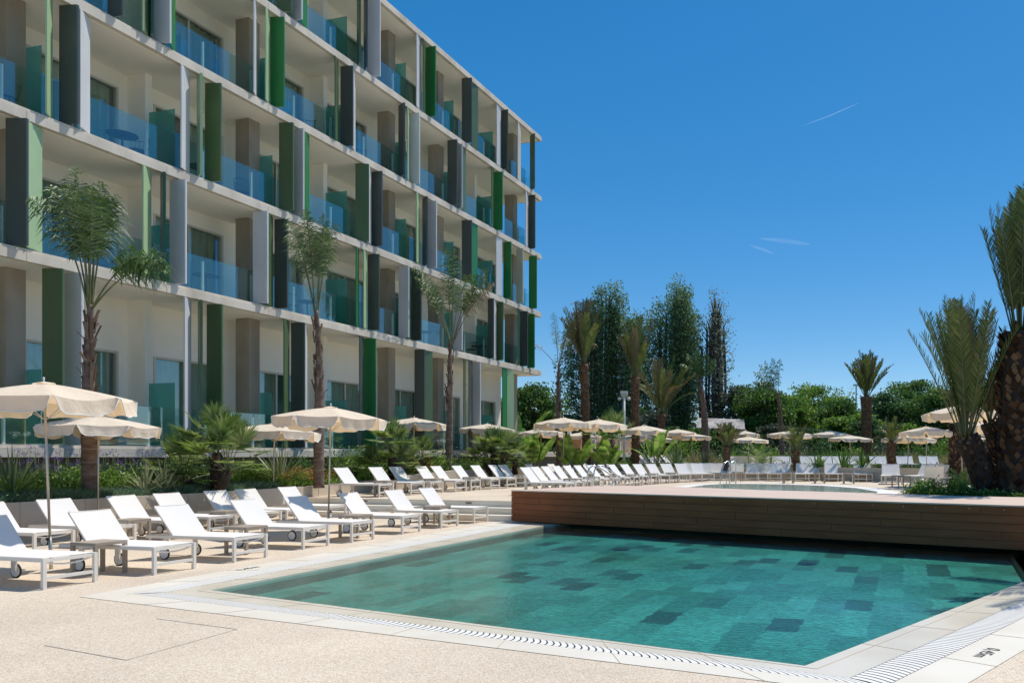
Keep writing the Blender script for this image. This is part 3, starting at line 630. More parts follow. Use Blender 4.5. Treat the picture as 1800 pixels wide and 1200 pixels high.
for i,u in enumerate((-20,98,218,291,380,431,506)):
    k=(u-CU)/F; Y=(-14.806-.41*k)/(k-.24); X=-10.33+.24*(Y-12.65)
    put_lounger(X,Y,0,nx,ny,'%s white lounger from the left in the row against the low planter wall'%ORD[i],'sun loungers against the planter wall')
U1=[601,659,695,740,768,804,835,867,883,930,968,995,1028,1065]
for i,u in enumerate(U1):
    k=(u-CU)/F; Y=(-17.786-.41*k)/(k-.354); X=-8.31+.354*(Y-22.7)
    put_lounger(X,Y,zu,nx,ny,'%s white lounger from the left along the flower bed on the raised deck'%ORD[i],'sun loungers along the flower bed',far=i>8)
U2=[(-3.35,23.3),(-3.25,24.5),(-3.1,25.5),(-2.95,26.6),(-2.7,27.6),(-2.45,28.5),(-2.1,29.5),(-1.8,30.5),(-1.5,31.4),(-1.15,32.3),(-.75,33.1),(-.35,33.9),(.1,34.6),(.6,35.2),(1.15,35.7)]
for i,(x,y) in enumerate(U2):
    t=max(0,(i-7)/8); hx,hy=(nx*(1-t)+(-.25)*t, ny*(1-t)+.95*t)
    put_lounger(x,y,zu,hx,hy,'%s white lounger from the front in the curved row beside the upper pool'%ORD[i],'sun loungers curving round the upper pool',far=i>6)
FR=[(1211,843.1),(1236,843.9),(1256,843.6),(1277,844.3),(1294,844.0),(1322,844.8),(1342,844.6),(1361,845.3),(1379,845.0),(1410,845.8),(1428,845.5),(1461,846.4),(1469,846.0),(1511,846.9),(1521,846.5),(1563,851.5),(1571,851.1)]
for i,(u,v) in enumerate(FR):
    p=G(u,v,zu); put_lounger(p.x,p.y,zu,.05+.012*i,1,'%s white lounger from the left in the row facing across the upper pool'%ORD[i],'sun loungers facing across the upper pool',far=True)
for i,(u,v,hx,hy,t) in enumerate(((1597,858,.75,.65,'first of three turned sideways beside the big palm'),(1612,862,.8,.6,'second of three turned sideways beside the big palm'),(1636,866,-.25,-.97,'seen from behind with a grey back beside the big palm'))):
    p=G(u,v-6,zu); put_lounger(p.x,p.y,zu,hx,hy,'white sun lounger '+t,'sun loungers by the big palm',far=True)
UT=[1292,1307,1326,1345,1368,1386,1419,1438,1460,1480,1500,1519,1546,1558,1593,1606,1636,1652]
for i,u in enumerate(UT):
    Y=45.2; put_lounger(PX(u,Y),Y,.80,.05,1,'%s white lounger from the left on the upper terrace behind the planting'%ORD[i],'sun loungers on the upper terrace',far=True)
for i,u in enumerate((1157,1168,1180,1192,1205)):
    Y=46+i*.25; put_lounger(PX(u,Y),Y,.86,-.9,.45,'%s shaded grey lounger from the left under the distant umbrellas'%ORD[i],'loungers under the distant umbrellas',far=True)
# side tables
def make_table():
    r=empty('side_table',(0,0,0)); t=MB(); s=.225; t.box(-s,s,-s,s,.405,.45); t.build('table_top',M['taupe_dark'],r,bevel=.004)
    for i,j in ((1,1),(1,-1),(-1,1),(-1,-1)): l=MB(); l.box(i*(s-.0225)-.022,i*(s-.0225)+.022,j*(s-.0225)-.022,j*(s-.0225)+.022,0,.404); l.build('leg',M['taupe_dark'],r)
    return reg(r)
TB=make_table(); first=True
tabs=[(-7.95,10.62,0,'between the first two poolside loungers'),(-7.25,12.95,0,'between the third and fourth poolside loungers'),(-6.5,15.5,0,'between the fifth and sixth poolside loungers'),(-5.75,18.25,0,'between the last two poolside loungers'),(-10.2,14.4,0,'between the second and third wall side loungers'),(-9.75,16.65,0,'between wall side loungers behind the poolside row')]
for i in (1,3,5,8): 
    def u1(k_): 
        k=(U1[k_]-CU)/F; Y=(-17.786-.41*k)/(k-.354); return (-8.31+.354*(Y-22.7),Y)
    a=u1(i-1); b=u1(i); tabs.append(((a[0]+b[0])/2-.45,(a[1]+b[1])/2-.1,zu,'before the %s lounger of the flower bed row'%ORD[i]))
for i in (2,4,6,8,10,12): tabs.append(((U2[i-1][0]+U2[i][0])/2-.35,(U2[i-1][1]+U2[i][1])/2,zu,'before the %s lounger beside the upper pool'%ORD[i]))
for u,v,t in ((1296,846,'left of the far facing loungers'),(1386,849,'at the photo centre of the far row'),(1441,849,'between facing loungers right of centre'),(1492,850,'in the gap of the far facing row'),(1578,856,'near the sideways loungers'),(1590,858,'beside the last sideways lounger')):
    p=G(u,v,zu); tabs.append((p.x,p.y,zu,t))
for x,y,z,t in tabs:
    o=TB if first else copy_tree(TB); first=False; o.location=(x,y,z); o.rotation_euler=(0,0,ang); tag(o,'square taupe side table '+t,'side table','taupe side tables')
# umbrellas
def make_umbrella(seed,full=True):
    rr=random.Random(seed); r=empty('beach_umbrella',(0,0,0)); R0=1.20; Hc=2.62; He=2.40
    p=MB(); p.tube([(0,0,.42),(0,0,2.60)],.019,10); p.build('pole',M['pole'],r,smooth=True)
    if full:
        p=MB(); p.tube([(0,0,0),(0,0,.46)],.026,10); s=p.build('base_sleeve',M['pole'],r,smooth=True)
        p=MB(); p.ball((.045,-.01,.43),.022,8); p.build('knob',M['black'],s,smooth=True)
    NS=8; sub=8; c=MB(); vs=[]; rows=7
    ph=rr.uniform(0,6); lift=[rr.uniform(-.03,.03) for _ in range(NS)]
    def rad(a):
        fr=(a*NS/(2*math.pi))%1; return math.cos(math.pi/NS)/math.cos((fr-.5)*2*math.pi/NS)
    na=NS*sub
    for i in range(rows+1):
        s=.09+(1-.09)*i/rows
        for j in range(na):
            a=2*math.pi*j/na; fr=(j%sub)/sub; sc=rad(a)
            z=Hc-(Hc-He)*(s**1.35)-.035*math.sin(math.pi*fr)*s*(1 if s<.95 else 1)+lift[j//sub]*s*s*math.sin(math.pi*fr)
            vs.append((R0*s*sc*math.cos(a),R0*s*sc*math.sin(a),z))
    fs=[(i*na+j,i*na+(j+1)%na,(i+1)*na+(j+1)%na,(i+1)*na+j) for i in range(rows) for j in range(na)]
    c.add(vs,fs)
    edge=vs[rows*na:(rows+1)*na]
    # hanging flaps, one per side, with rounded lower corners
    pipe=MB()
    for k in range(NS):
        m=14; T=[];  q0=rr.uniform(0,6); fl=rr.uniform(.0,.10); out=rr.uniform(-.02,.06)
        for i in range(m+1):
            t=.03+.94*i/m; f=t*sub; j0=int(f); fr=f-j0; a=edge[(k*sub+j0)%na]; b=edge[(k*sub+j0+1)%na]
            x=a[0]+(b[0]-a[0])*fr; y=a[1]+(b[1]-a[1])*fr; z=a[2]+(b[2]-a[2])*fr
            e=min(t-.03,.97-t)/.10; drop=.205*(min(1,max(0,e))**.5 if e<1 else 1)*(1)+.0
            if e<1: drop=max(drop,.02)
            T.append((x,y,z,drop))
        base=len(c.v); col=[]
        for h in range(5):
            for i,(x,y,z,dp) in enumerate(T):
                g=h/4; o=1+(out*g+.018*math.sin(i*1.3+q0)*g+fl*g*g*.5)/R0; col.append((x*o,y*o,z-dp*g+.01*g*math.sin(i*.9+q0)))
        c.add(col,[(h*(m+1)+i,h*(m+1)+i+1,(h+1)*(m+1)+i+1,(h+1)*(m+1)+i) for h in range(4) for i in range(m)])
        if full: pipe.tube([T[0][:3]]+col[4*(m+1):]+[T[-1][:3]],.007,4)
    co_=c.build('canopy',M['canopy'],r,smooth=True)
    if full: pipe.build('piping',M['piping'],co_,smooth=True)
    v=MB(); vs=[(.15*math.cos(2*math.pi*j/16)*(1+.08*math.sin(j*2.3)),.15*math.sin(2*math.pi*j/16),Hc-.006+.014*math.sin(j*1.57)) for j in range(16)]+[(0,0,Hc+.03)]
    v.add(vs,[(j,(j+1)%16,16) for j in range(16)]); v.build('vent_cap',M['canopy'],r,smooth=True)
    f=MB(); f.tube([(0,0,Hc+.02),(0,0,Hc+.07)],.012,6); f.ball((0,0,Hc+.075),.018,6); f.build('finial',M['white_metal'],r,smooth=True)
    for k in range(NS if full else 0):
        a=2*math.pi*k/NS; q=MB(); q.tube([(.03*math.cos(a),.03*math.sin(a),Hc-.05),(R0*.55*math.cos(a),R0*.55*math.sin(a),Hc-(Hc-He)*.42-.03),(R0*.99*math.cos(a),R0*.99*math.sin(a),He-.01)],.006,4)
        ri=q.build('rib',M['pole'],r); q=MB(); q.tube([(.03*math.cos(a),.03*math.sin(a),2.12),(R0*.5*math.cos(a),R0*.5*math.sin(a),Hc-(Hc-He)*.38-.03)],.005,4); q.build('strut',M['pole'],ri)
    return reg(r)
UM=[make_umbrella(1),make_umbrella(2)]; UF=[make_umbrella(3,False),make_umbrella(4,False),make_umbrella(5,False)]; used=set()
def put_umb(u,Y,vhub,base,label,far,w=None):
    pool_=UF if far else UM; src=pool_[len(used)%len(pool_)] if 0 else random.choice(pool_)
    if src.name in used: o=copy_tree(src)
    else: o=src; used.add(src.name)
    hz=ZV(vhub,Y)-base; X=PX(u,Y); o.location=(X,Y,base); o.rotation_euler=(random.uniform(-.03,.03),random.uniform(-.03,.03),random.uniform(0,6)); sw=(w*Y/F/2.44) if w else 1
    o.scale=(sw,sw,hz/2.68); tag(o,label,'umbrella','cream umbrellas over the loungers'); return o
random.seed(11)
ul=[(90,11.1,667,0,'largest cream umbrella at the left edge of the photo',262),(172,15.7,727,0,'cream umbrella just behind the one at the left edge, in front of the first palm',188),(577,16.5,711,0,'cream umbrella in front of the second queen palm',186),(479,21.0,741,0,'cream umbrella beside the fan palm, partly behind a bigger one',146),
(727,30.1,732,zu,'cream umbrella between the second and third queen palms',None),(855,34.8,743,zu,'cream umbrella right of the third queen palm in front of the hotel end',None)]
for u,Y,v,b,t,w_ in ul: put_umb(u,Y,v,b,t,False,w_)
uf=[(952,40.8,751,zu,'low front of the pair beyond the hotel corner',82),(991,32.8,732,zu,'highest one left of the camera pole',102),(1053,34.5,735,zu,'one just left of the camera pole, overlapping its neighbour',98),(1023,47,758,zu,'small one under the overlapping pair',69),(1132,39.8,746,zu,'one beside the second date palm',84),(1119,50,762,.8,'small lower one behind the second date palm',64),(1192,46,753,.8,'one overlapped by its neighbours left of the thin trunk',66),(1165,58,767,.8,'smallest low one among the overlapping group',52),(1140,62,768,.8,'tiny half hidden one in the overlapping group',44),(1216,46,760.5,.8,'rightmost of the overlapping group',71),(1315,46,766.7,.8,'lower one of the pair above the cycad',71),(1309,58,756,.8,'higher and farther one of the pair above the cycad',52),(1388,41.2,756,.8,'wide one left of the centre right gap',82),(1460,50,756,.8,'one behind the right middle pair',65),(1493,42.3,764,.8,'flat low one of the right middle pair',80),(1595,38,762,zu,'low wide one behind the tall pole near the big palm',92),(1629,30,748,zu,'one on the thickest pole near the big palm',92),(1692,24.5,709,zu,'large raised one behind the fronds of the big palm',132),(1700,33,747,zu,'lower one behind the fronds of the big palm',92),(1714,48,766,.8,'distant one seen low between the palm trunks',50),(1738,28,737,zu,'one partly hidden by the big palm trunk',100)]
for u,Y,v,b,t,w_ in uf: put_umb(u,Y,v,b,'cream umbrella, '+t,True,w_)
# handrails of the upper pool
def rail(name,pts,label):
    p=[Vector(x) for x in pts]; out=[]
    for i in range(len(p)-1):
        for s in range(6):
            t=s/6; a=p[max(i-1,0)]; b=p[i]; c=p[i+1]; d=p[min(i+2,len(p)-1)]
            out.append(.5*((2*b)+(c-a)*t+(2*a-5*b+4*c-d)*t*t+(3*b-a-3*c+d)*t**3))
    out.append(p[-1]); m=MB(); m.tube(out,.021,8); o=m.build(name,M['steel'],None,smooth=True); tag(o,label,'handrail','pool handrails'); return o
for k,(u,Y,t) in enumerate(((1033,23.3,'left'),(1044,22.7,'right'))):
    f=lambda du,v: (PX(u+du,Y+du*.012),Y+du*.012,ZV(v,Y))
    rail('handrail',[f(0,853),f(0,832),f(4,822),f(13,818.5),f(24,824),f(36,832),f(46,842),f(44,850),f(36,852)],'%s of two bent steel handrails by the raised deck corner'%t)
for (u,t) in ((1266,'left'),(1277,'right')):
    Y=29.5; f=lambda du,v: (PX(u+du,Y),Y+.3*du/10,ZV(v,Y))
    rail('handrail',[f(0,855),f(0,836),f(6,818),f(12,811.5),f(17,811.5),f(18,830),f(18,855)],'%s steel hoop handrail at the far edge of the upper pool'%t)
# camera pole and distant lamp
cp=empty('camera_pole',(PX(1097,44),44,.8),0,'white pole carrying a camera box and two arms above the umbrellas','pole')
z=lambda v: ZV(v,44)-.8
m=MB(); m.tube([(0,0,0),(0,0,z(692))],.07,10); m.build('mast',M['white_metal'],cp,smooth=True)
m=MB(); m.box(-.2,.2,-.15,.15,z(693),z(687)); m.box(-.18,.18,-.1,.1,z(696),z(694)); m.build('camera_box',M['white_metal'],cp)
m=MB(); m.bar((-.25,0,z(699)),(.25,0,z(699)),.05); m.ball((-.26,0,z(700.5)),.1,8); m.ball((.27,0,z(700.5)),.1,8); m.build('side_arm',M['white_metal'],cp)
lp=empty('lamp_post',(PX(1505,70),70,.8),0,'thin grey lamp post rising over the trees left of a date palm','lamp'); z=lambda v: ZV(v,70)-.8
m=MB(); m.tube([(0,0,0),(0,0,z(677))],.06,8); m.build('post',M['frame_metal'],lp); m=MB(); m.box(-.25,.25,-.15,.15,z(678),z(675)); m.build('lamp_head',M['white_metal'],lp)
# tiled shelter among the trees
sh=empty('garden_shelter',(PX(1270,62),62,.8),.1,'low shelter with a pale tiled roof under the poplars','shelter')
m=MB(); zz=ZV(752,62)-.8; m.add([(-1.9,-1.5,zz),(1.9,-1.5,zz-.15),(1.6,1.5,zz+.75),(-2.2,1.5,zz+.9)],[(0,1,2,3)]); m.prism([(-1.9,-1.5),(1.9,-1.5),(1.9,1.5),(-1.9,1.5)],zz-.25,zz-.16)
M['tile']=bricktile('roof_tiles',[(0,(.3,.27,.25)),(1,(.55,.52,.5))],.3,.3,(.15,.13,.12),.03,.8); m.build('roof',M['tile'],sh)
for x in (-1.6,1.6): m=MB(); m.box(x-.1,x+.1,-1.2,-1.0,0,zz-.25); m.build('post',M['bark_t'],sh)
sh.rotation_euler=(0,0,-.15)
# ================================================================ plants
def unit(a): return a/np.maximum(np.linalg.norm(a,axis=-1,keepdims=True),1e-9)
def curve(base,dirv,length,droop,n,side=0):
    p=np.zeros((n+1,3)); p[0]=base; d=unit(np.array(dirv,float)); ds=length/n; T=[]
    hz=unit(np.array([d[0],d[1],0])+1e-6)
    for i in range(n):
        T.append(d.copy()); p[i+1]=p[i]+d*ds
        d=unit(d+np.array([0,0,-1])*droop*ds/length*(.4+1.2*i/n)+np.array([-hz[1],hz[0],0])*side*ds/length)
    T.append(d); return p,np.array(T)
class Leaves:
    def __init__(s): s.V=[]; s.n=0; s.Q=[]
    def strips(s,P0,D1,L,Wd,bend,nrm,seg=2):       # many thin pointed leaves at once
        N=len(P0); pts=[]; d=D1.copy(); p=P0.copy(); sd=unit(np.cross(D1,nrm))
        wf=[.35,1,.12] if seg==2 else [.5,1,.8,.1]
        for k in range(seg+1):
            w=(Wd*wf[k]/2)[:,None]
            pts+= [p-sd*w,p+sd*w]
            if k<seg:
                p=p+d*(L/seg)[:,None]; d=unit(d+np.array([0,0,-1.])*bend[:,None])
        V=np.stack(pts,1).reshape(-1,3); m=2*(seg+1)
        base=np.arange(N)[:,None,None]*m; q=np.array([[2*k,2*k+1,2*k+3,2*k+2] for k in range(seg)])[None]
        s.Q.append((base+q).reshape(-1,4)+s.n); s.V.append(V); s.n+=len(V)
    def cards(s,C,size,up=0.0,asp=.6):             # small diamond leaves with random facing
        N=len(C); a=unit(rng.normal(size=(N,3))+np.array([0,0,up])); b=unit(np.cross(a,rng.normal(size=(N,3))))
        sz=(size*rng.uniform(.6,1.3,N))[:,None]; a=a*sz; b=b*sz*asp
        V=np.stack([C-a*.5,C+b*.5,C+a*.5,C-b*.5],1).reshape(-1,3)
        s.Q.append((np.arange(N)[:,None]*4+np.arange(4)[None])+s.n); s.V.append(V); s.n+=len(V)
    def obj(s,name,mat,parent): return link(name,npmesh(name,np.concatenate(s.V),np.concatenate(s.Q),mat),parent)
def pinnate(lv,st,base,dirv,length,droop,n=46,ll=.4,lw=.03,fwd=.6,ldroop=.5,start=.22,v_up=.35,side=0,rr=.018,taper=True,plume=0):
    K=12; P,T=curve(base,dirv,length,droop,K,side)
    st.tube([tuple(x) for x in P],[rr*(1-.8*i/K) for i in range(K+1)],5)
    t=np.repeat(np.linspace(start,1,n),2)+rng.uniform(-.006,.006,2*n); t=np.clip(t,0,1); sgn=np.tile([-1.,1.],n)
    i=np.minimum((t*K).astype(int),K-1); f=(t*K-i)[:,None]; p=P[i]*(1-f)+P[i+1]*f; d=T[i]
    s=unit(np.cross(d,np.array([0,0,1.])+0*d+1e-3)); up=np.cross(s,d)
    pr=np.sin(np.pi*np.clip((t-start)/(1-start)*.9+.08,0,1))**.6
    L=ll*(pr if taper else .4+.6*pr)*rng.uniform(.8,1.15,2*n)
    D=unit(d*fwd+s*sgn[:,None]*(1-.3*fwd)+up*(v_up+rng.uniform(-.2,.2,2*n)[:,None]+plume*rng.normal(size=(2*n,1))*.5))
    lv.strips(p,D,L,np.full(2*n,lw),np.full(2*n,ldroop)*rng.uniform(.6,1.4,2*n),up)
def finish(root,parts):
    for name,x,mat in parts:
        if isinstance(x,MB):
            if x.v: x.build(name,M[mat],root,smooth=name in('trunk','stem','petiole'))
        elif x.n: x.obj(name,M[mat],root)
def queen_palm(u,Y,zb,vtop,rad,nfr,label,flen=2.1,spread=.75,seed=0,lean=0,fr_list=None,boots=True,dry=1,fs=.42,group='tall slender palms',n=52,lw=.028,ll=.42):
    random.seed(seed); r=empty('queen_palm',(PX(u,Y),Y,zb),0,label,'palm tree',group); h=ZV(vtop,Y)-zb
    tr=MB(); pts=[]; rd=[]; K=40
    for i in range(K+1):
        t=i/K; pts.append((lean*t*t+.03*math.sin(t*5+seed),.02*math.sin(t*4),h*t)); rd.append(rad*(1.10-.22*t-.50*max(0,(t-.45))/.55)*(1.06 if i%3==0 else .98))
    tr.tube(pts,rd,14); st=MB(); lv=Leaves(); dl=Leaves(); ds=MB(); bt=MB()
    if boots:
        for i in range(44):
            a=random.uniform(0,6.28); zz=h*random.uniform(.50,.93); x=lean*(zz/h)**2; L=random.uniform(.12,.38)*(1 if rad>.1 else .6); rr=rad*(1-.45*zz/h); oo=.12 if i%5==0 else .035
            bt.bar((x+rr*math.cos(a),rr*math.sin(a),zz),(x+(rr+oo)*math.cos(a),(rr+oo)*math.sin(a),zz+L),.06,.015,up=(math.cos(a),math.sin(a),0))
    sc=MB()
    for i in range(2,int(h*.5/.26)):
        zz=i*.26+random.uniform(-.02,.02); x=lean*(zz/h)**2+.03*math.sin(zz/h*5+seed); y=.02*math.sin(zz/h*4); q=rad*(1.10-.22*zz/h-.50*max(0,(zz/h-.45))/.55)*1.075
        sc.tube([(x,y,zz),(x,y,zz+.018)],[q,q],14,cap=False)
    tp=np.array([lean,0,h*.97])
    rr_=random.Random(seed+5)
    L=fr_list or [(rr_.uniform(0,6.28),rr_.uniform(.15,spread),flen*rr_.uniform(.8,1.15),rr_.uniform(.8,1.7)) for _ in range(nfr)]
    for j,(a,out,ln,dr) in enumerate(L):
        d=(math.cos(a)*out,math.sin(a)*out,1.0)
        dry_=j>=len(L)-dry
        pinnate(dl if dry_ else lv,ds if dry_ else st,tp+np.array([math.cos(a),math.sin(a),0])*.03,d,ln,dr,n=n,ll=ll,lw=lw,fwd=.38,ldroop=1.25,start=fs,v_up=.1,rr=.022,plume=1.9)
    finish(r,[('trunk',tr,'bark_q'),('cut_leaf_base',bt,'palm_boot'),('leaf_scar',sc,'scar'),('petiole',st,'stem'),('frond',lv,'palm_green'),('dry_petiole',ds,'bark_q'),('dry_frond',dl,'palm_dry')]); return r
def date_palm(u,Y,zb,vtop,rad,nfr,label,flen=3,spread=.35,seed=0,lean=0,droop=.5,n=44,ll=.42,lw=.035,boot='boot',base_r=1.1,group='date palms',browns=.25,leany=0,headr=1.25,tuft=0,bs=1.0):
    random.seed(seed); r=empty('date_palm',(PX(u,Y),Y,zb),0,label,'palm tree',group); h=ZV(vtop,Y)-zb
    tr=MB(); pts=[]; rd=[]; K=26
    for i in range(K+1):
        t=i/K; pts.append((lean*t*t,leany*t*t,h*t)); rd.append(rad*(base_r+(1-base_r)*min(1,t*3)+(headr-1)*max(0,(t-.82)/.18)*(1 if t<.97 else .6)))
    tr.tube(pts,rd,16); bt=Leaves(); P=[];D=[];L=[];Wd=[];Nn=[]
    rows=max(6,int(h/(.085 if rad>.3 else .11))); cols=11 if rad>.3 else 9
    for i in range(rows):
        t=(i+.5)/rows
        for j in range(cols):
            a=2*math.pi*(j+.5*(i%2))/cols+random.uniform(-.2,.2); rr=rad*(base_r+(1-base_r)*min(1,t*3)+(headr-1)*max(0,(t-.82)/.18))*.98
            P.append((lean*t*t+rr*math.cos(a),leany*t*t+rr*math.sin(a),h*min(1,max(0,t+random.uniform(-.012,.012))))); o=np.array([math.cos(a),math.sin(a),0]); D.append(unit(o*random.uniform(.45,.9)+np.array([0,0,1.]))); L.append(random.uniform(.07,.19)*bs); Wd.append(random.uniform(.08,.13)*bs); Nn.append(o)
    bt.strips(np.array(P),np.array(D),np.array(L),np.array(Wd),np.full(len(P),-.02),np.array(Nn))
    lv=Leaves(); br=Leaves(); st=MB(); tp=np.array([lean,leany,h])
    for j in range(nfr):
        a=j*2.399+random.uniform(-.3,.3); f=(j+.5)/nfr; out=spread*(.15+.95*f)*random.uniform(.8,1.2); ln=flen*random.uniform(.85,1.12)*(1-.15*f)
        if tuft and j%tuft==0: out*=1.9; ln*=.8
        q=br if random.random()<browns else lv
        pinnate(q,st,tp+np.array([math.cos(a),math.sin(a),0])*rad*.45*f,(math.cos(a)*out,math.sin(a)*out,1.0),ln,droop*random.uniform(.5,1.3)*(.4+f),n=n,ll=ll,lw=lw,fwd=.95,ldroop=.08,start=.2,v_up=.28,rr=.022,taper=False)
    finish(r,[('trunk',tr,'bark_d' if boot=='boot' else 'bark_dd'),('cut_frond_base',bt,boot),('petiole',st,'stem'),('frond',lv,'date_green'),('brown_frond',br,'date_brown')]); return r
def fan_leaf(lv,st,base,dirv,plen,rad,nseg=26,w=.05,stiff=.10):
    P,T=curve(base,dirv,plen,.35,4); st.tube([tuple(x) for x in P],.009,4); c=P[-1]; d=T[-1]
    s=unit(np.cross(d,np.array([0,0,1.])+1e-3)); upv=unit(np.cross(s,d)); nrm=unit(upv*.9-d*.3)
    a=np.linspace(-1.75,1.75,nseg)+rng.uniform(-.03,.03,nseg); D=unit(np.cos(a)[:,None]*d+np.sin(a)[:,None]*s+upv*.18)
    lv.strips(np.repeat(c[None],nseg,0),D,rad*rng.uniform(.85,1.1,nseg)*(.75+.25*np.cos(a)),np.full(nseg,w),np.full(nseg,stiff)*rng.uniform(.2,1.5,nseg),np.repeat(nrm[None],nseg,0),seg=3)
def fan_palm(x,y,z,trunks,label,nl=16,rad=.42,plen=.5,seed=0,mat='fan_green',group='fan palms in the flower bed'):
    random.seed(seed); r=empty('fan_palm',(x,y,z),0,label,'fan palm',group); tr=MB(); st=MB(); lv=Leaves(); bt=Leaves()
    for (dx,dy,h,tr_) in trunks:
        if h>.15:
            tr.tube([(dx*t,dy*t,h*t) for t in (0,.3,.6,1)],[tr_,tr_*1.1,tr_*1.15,tr_*.8],10)
            P=[];D=[];Nn=[]
            for i in range(int(h*90)):
                t=random.random(); a=random.uniform(0,6.28); P.append((dx*t+tr_*math.cos(a),dy*t+tr_*math.sin(a),h*t)); o=np.array([math.cos(a),math.sin(a),0]); D.append(unit(o*.6+np.array([0,0,1.]))); Nn.append(o)
            bt.strips(np.array(P),np.array(D),np.full(len(P),.13),np.full(len(P),.05),np.zeros(len(P)),np.array(Nn))
        for j in range(nl):
            a=j*2.399+random.uniform(-.3,.3); f=(j+.5)/nl; out=.15+1.9*f*f+random.uniform(-.1,.1); up=1.0-.75*f
            fan_leaf(lv,st,np.array([dx,dy,h]),(math.cos(a)*out,math.sin(a)*out,up),plen*random.uniform(.8,1.2),rad*random.uniform(.85,1.1))
    finish(r,[('trunk',tr,'bark_dd'),('old_leaf_base',bt,'boot_dark'),('petiole',st,'stem'),('fan_leaf',lv,mat)]); return r
def spiky(name,x,y,z,n,ln,w,mat,label,cat,spread=1.15,bend=.10,stem=0,group=None):
    r=empty(name,(x,y,z),0,label,cat,group); lv=Leaves(); a=rng.uniform(0,6.28,n); e=rng.uniform(0,1,n)**.7*spread
    D=unit(np.stack([np.cos(a)*e,np.sin(a)*e,1.05-.75*e],1)); P=np.zeros((n,3)); P[:,2]=stem; P+=D*.03
    lv.strips(P,D,ln*rng.uniform(.7,1.1,n),np.full(n,w),bend*rng.uniform(.3,1.5,n),np.tile([0,0,1.],(n,1))+rng.normal(size=(n,3))*.3,seg=3)
    if stem: m=MB(); m.tube([(0,0,0),(.02,0,stem)],[.05,.045],8); m.build('trunk',M['bark_d'],r)
    lv.obj('leaf',M[mat],r); return r
def cycad(x,y,z,label,n=24,ln=.9,mat='fan_green',group='cycads'):
    r=empty('cycad',(x,y,z),0,label,'cycad',group); st=MB(); lv=Leaves(); tr=MB(); tr.tube([(0,0,0),(0,0,.22)],[.12,.10],10)
    for j in range(n):
        a=j*2.399; o=.4+1.0*(j/n); pinnate(lv,st,np.array([0,0,.2]),(math.cos(a)*o,math.sin(a)*o,1-.6*j/n),ln,1.0,n=26,ll=.2,lw=.022,fwd=.5,ldroop=.1,start=.15,v_up=.4,rr=.008,taper=False)
    finish(r,[('trunk',tr,'boot_dark'),('midrib',st,'stem'),('frond',lv,mat)]); return r
def banana(x,y,z,label,n=9,h=1.3,seed=0,mat='leaf_b',group='banana and strelitzia plants'):
    random.seed(seed); r=empty('broad_leaf_plant',(x,y,z),0,label,'plant',group); st=MB(); V=[];Q=[]; lv=Leaves()
    for j in range(n):
        a=random.uniform(0,6.28); o=random.uniform(.15,.6); P,T=curve((0.08*math.cos(a),.08*math.sin(a),0),(math.cos(a)*o,math.sin(a)*o,1),h*random.uniform(.75,1.15),random.uniform(.4,1.5),12)
        st.tube([tuple(q) for q in P],[.018*(1-.7*i/12) for i in range(13)],5)
        for sg in (-1,1):
            for i in range(5,12):
                s=unit(np.cross(T[i],[0,0,1.])+1e-6); s2=unit(np.cross(T[i+1],[0,0,1.])+1e-6); w1=.17*math.sin(math.pi*(i-4)/9)**.7*h/1.3; w2=.17*math.sin(math.pi*min(8.95,(i-3))/9)**.7*h/1.3
                up=np.array([0,0,.10]); q=np.array([P[i],P[i+1],P[i+1]+s2*sg*w2+up*w2*3*random.uniform(.2,1),P[i]+s*sg*w1+up*w1*3*random.uniform(.2,1)])
                lv.V.append(q); lv.Q.append(np.arange(4)[None]+lv.n); lv.n+=4
    finish(r,[('stalk',st,'stem'),('leaf',lv,mat)]); return r
def bush(name,x,y,z,rx,ry,h,n,size,mat,label,cat='shrub',group='shrubs in the planting beds',flower=None,nf=0,fs=.05,stems=6):
    r=empty(name,(x,y,z),0,label,cat,group); lv=Leaves(); k=max(5,int(7*rx*h*3)); k=min(k,26)
    cc=np.stack([rng.uniform(-1,1,k)*rx*.75,rng.uniform(-1,1,k)*ry*.75,rng.uniform(.25,.8,k)*h],1)
    i=rng.integers(0,k,n); C=cc[i]+rng.normal(size=(n,3))*np.array([rx*.22,ry*.22,h*.16]); C[:,2]=np.abs(C[:,2])
    lv.cards(C,size,up=.9)
    st=MB()
    for j in range(min(k,stems)): st.tube([(0,0,0),tuple(cc[j]*[.5,.5,.6]),tuple(cc[j])],[.015,.01,.005],4)
    parts=[('branch',st,'bark_t'),('foliage',lv,mat)]
    if flower:
        fl=Leaves(); j=rng.integers(0,k,nf); c=cc[j]+rng.normal(size=(nf,3))*np.array([rx*.25,ry*.25,h*.14])+[0,0,h*.12]; fl.cards(c,fs,up=.5,asp=.9); parts.append(('flower',fl,flower))
    finish(r,parts); return r
def verbena(x,y,z,n,label,rx=.8,h=1.0):
    r=empty('verbena_clump',(x,y,z),0,label,'flowers','purple verbena clumps'); st=MB(); lv=Leaves(); fl=Leaves()
    for i in range(n):
        a,b=rng.uniform(-rx,rx),rng.uniform(-.3,.3); hh=h*rng.uniform(.65,1.1); c=(a+rng.uniform(-.15,.15),b+rng.uniform(-.1,.1),hh); st.tube([(a,b,0),c],.004,3)
        for q in range(3):
            p=np.array(c)+rng.normal(size=3)*[.05,.04,.02]; fl.cards(p+rng.normal(size=(6,3))*.013,.022,up=.3,asp=.9)
    C=rng.normal(size=(n*10,3))*[rx*.5,.18,.14]+[0,0,.25]; C[:,2]=abs(C[:,2]); lv.cards(C,.07)
    finish(r,[('stem',st,'stem'),('leaf',lv,'leaf_a'),('flower_head',fl,'purple')]); return r
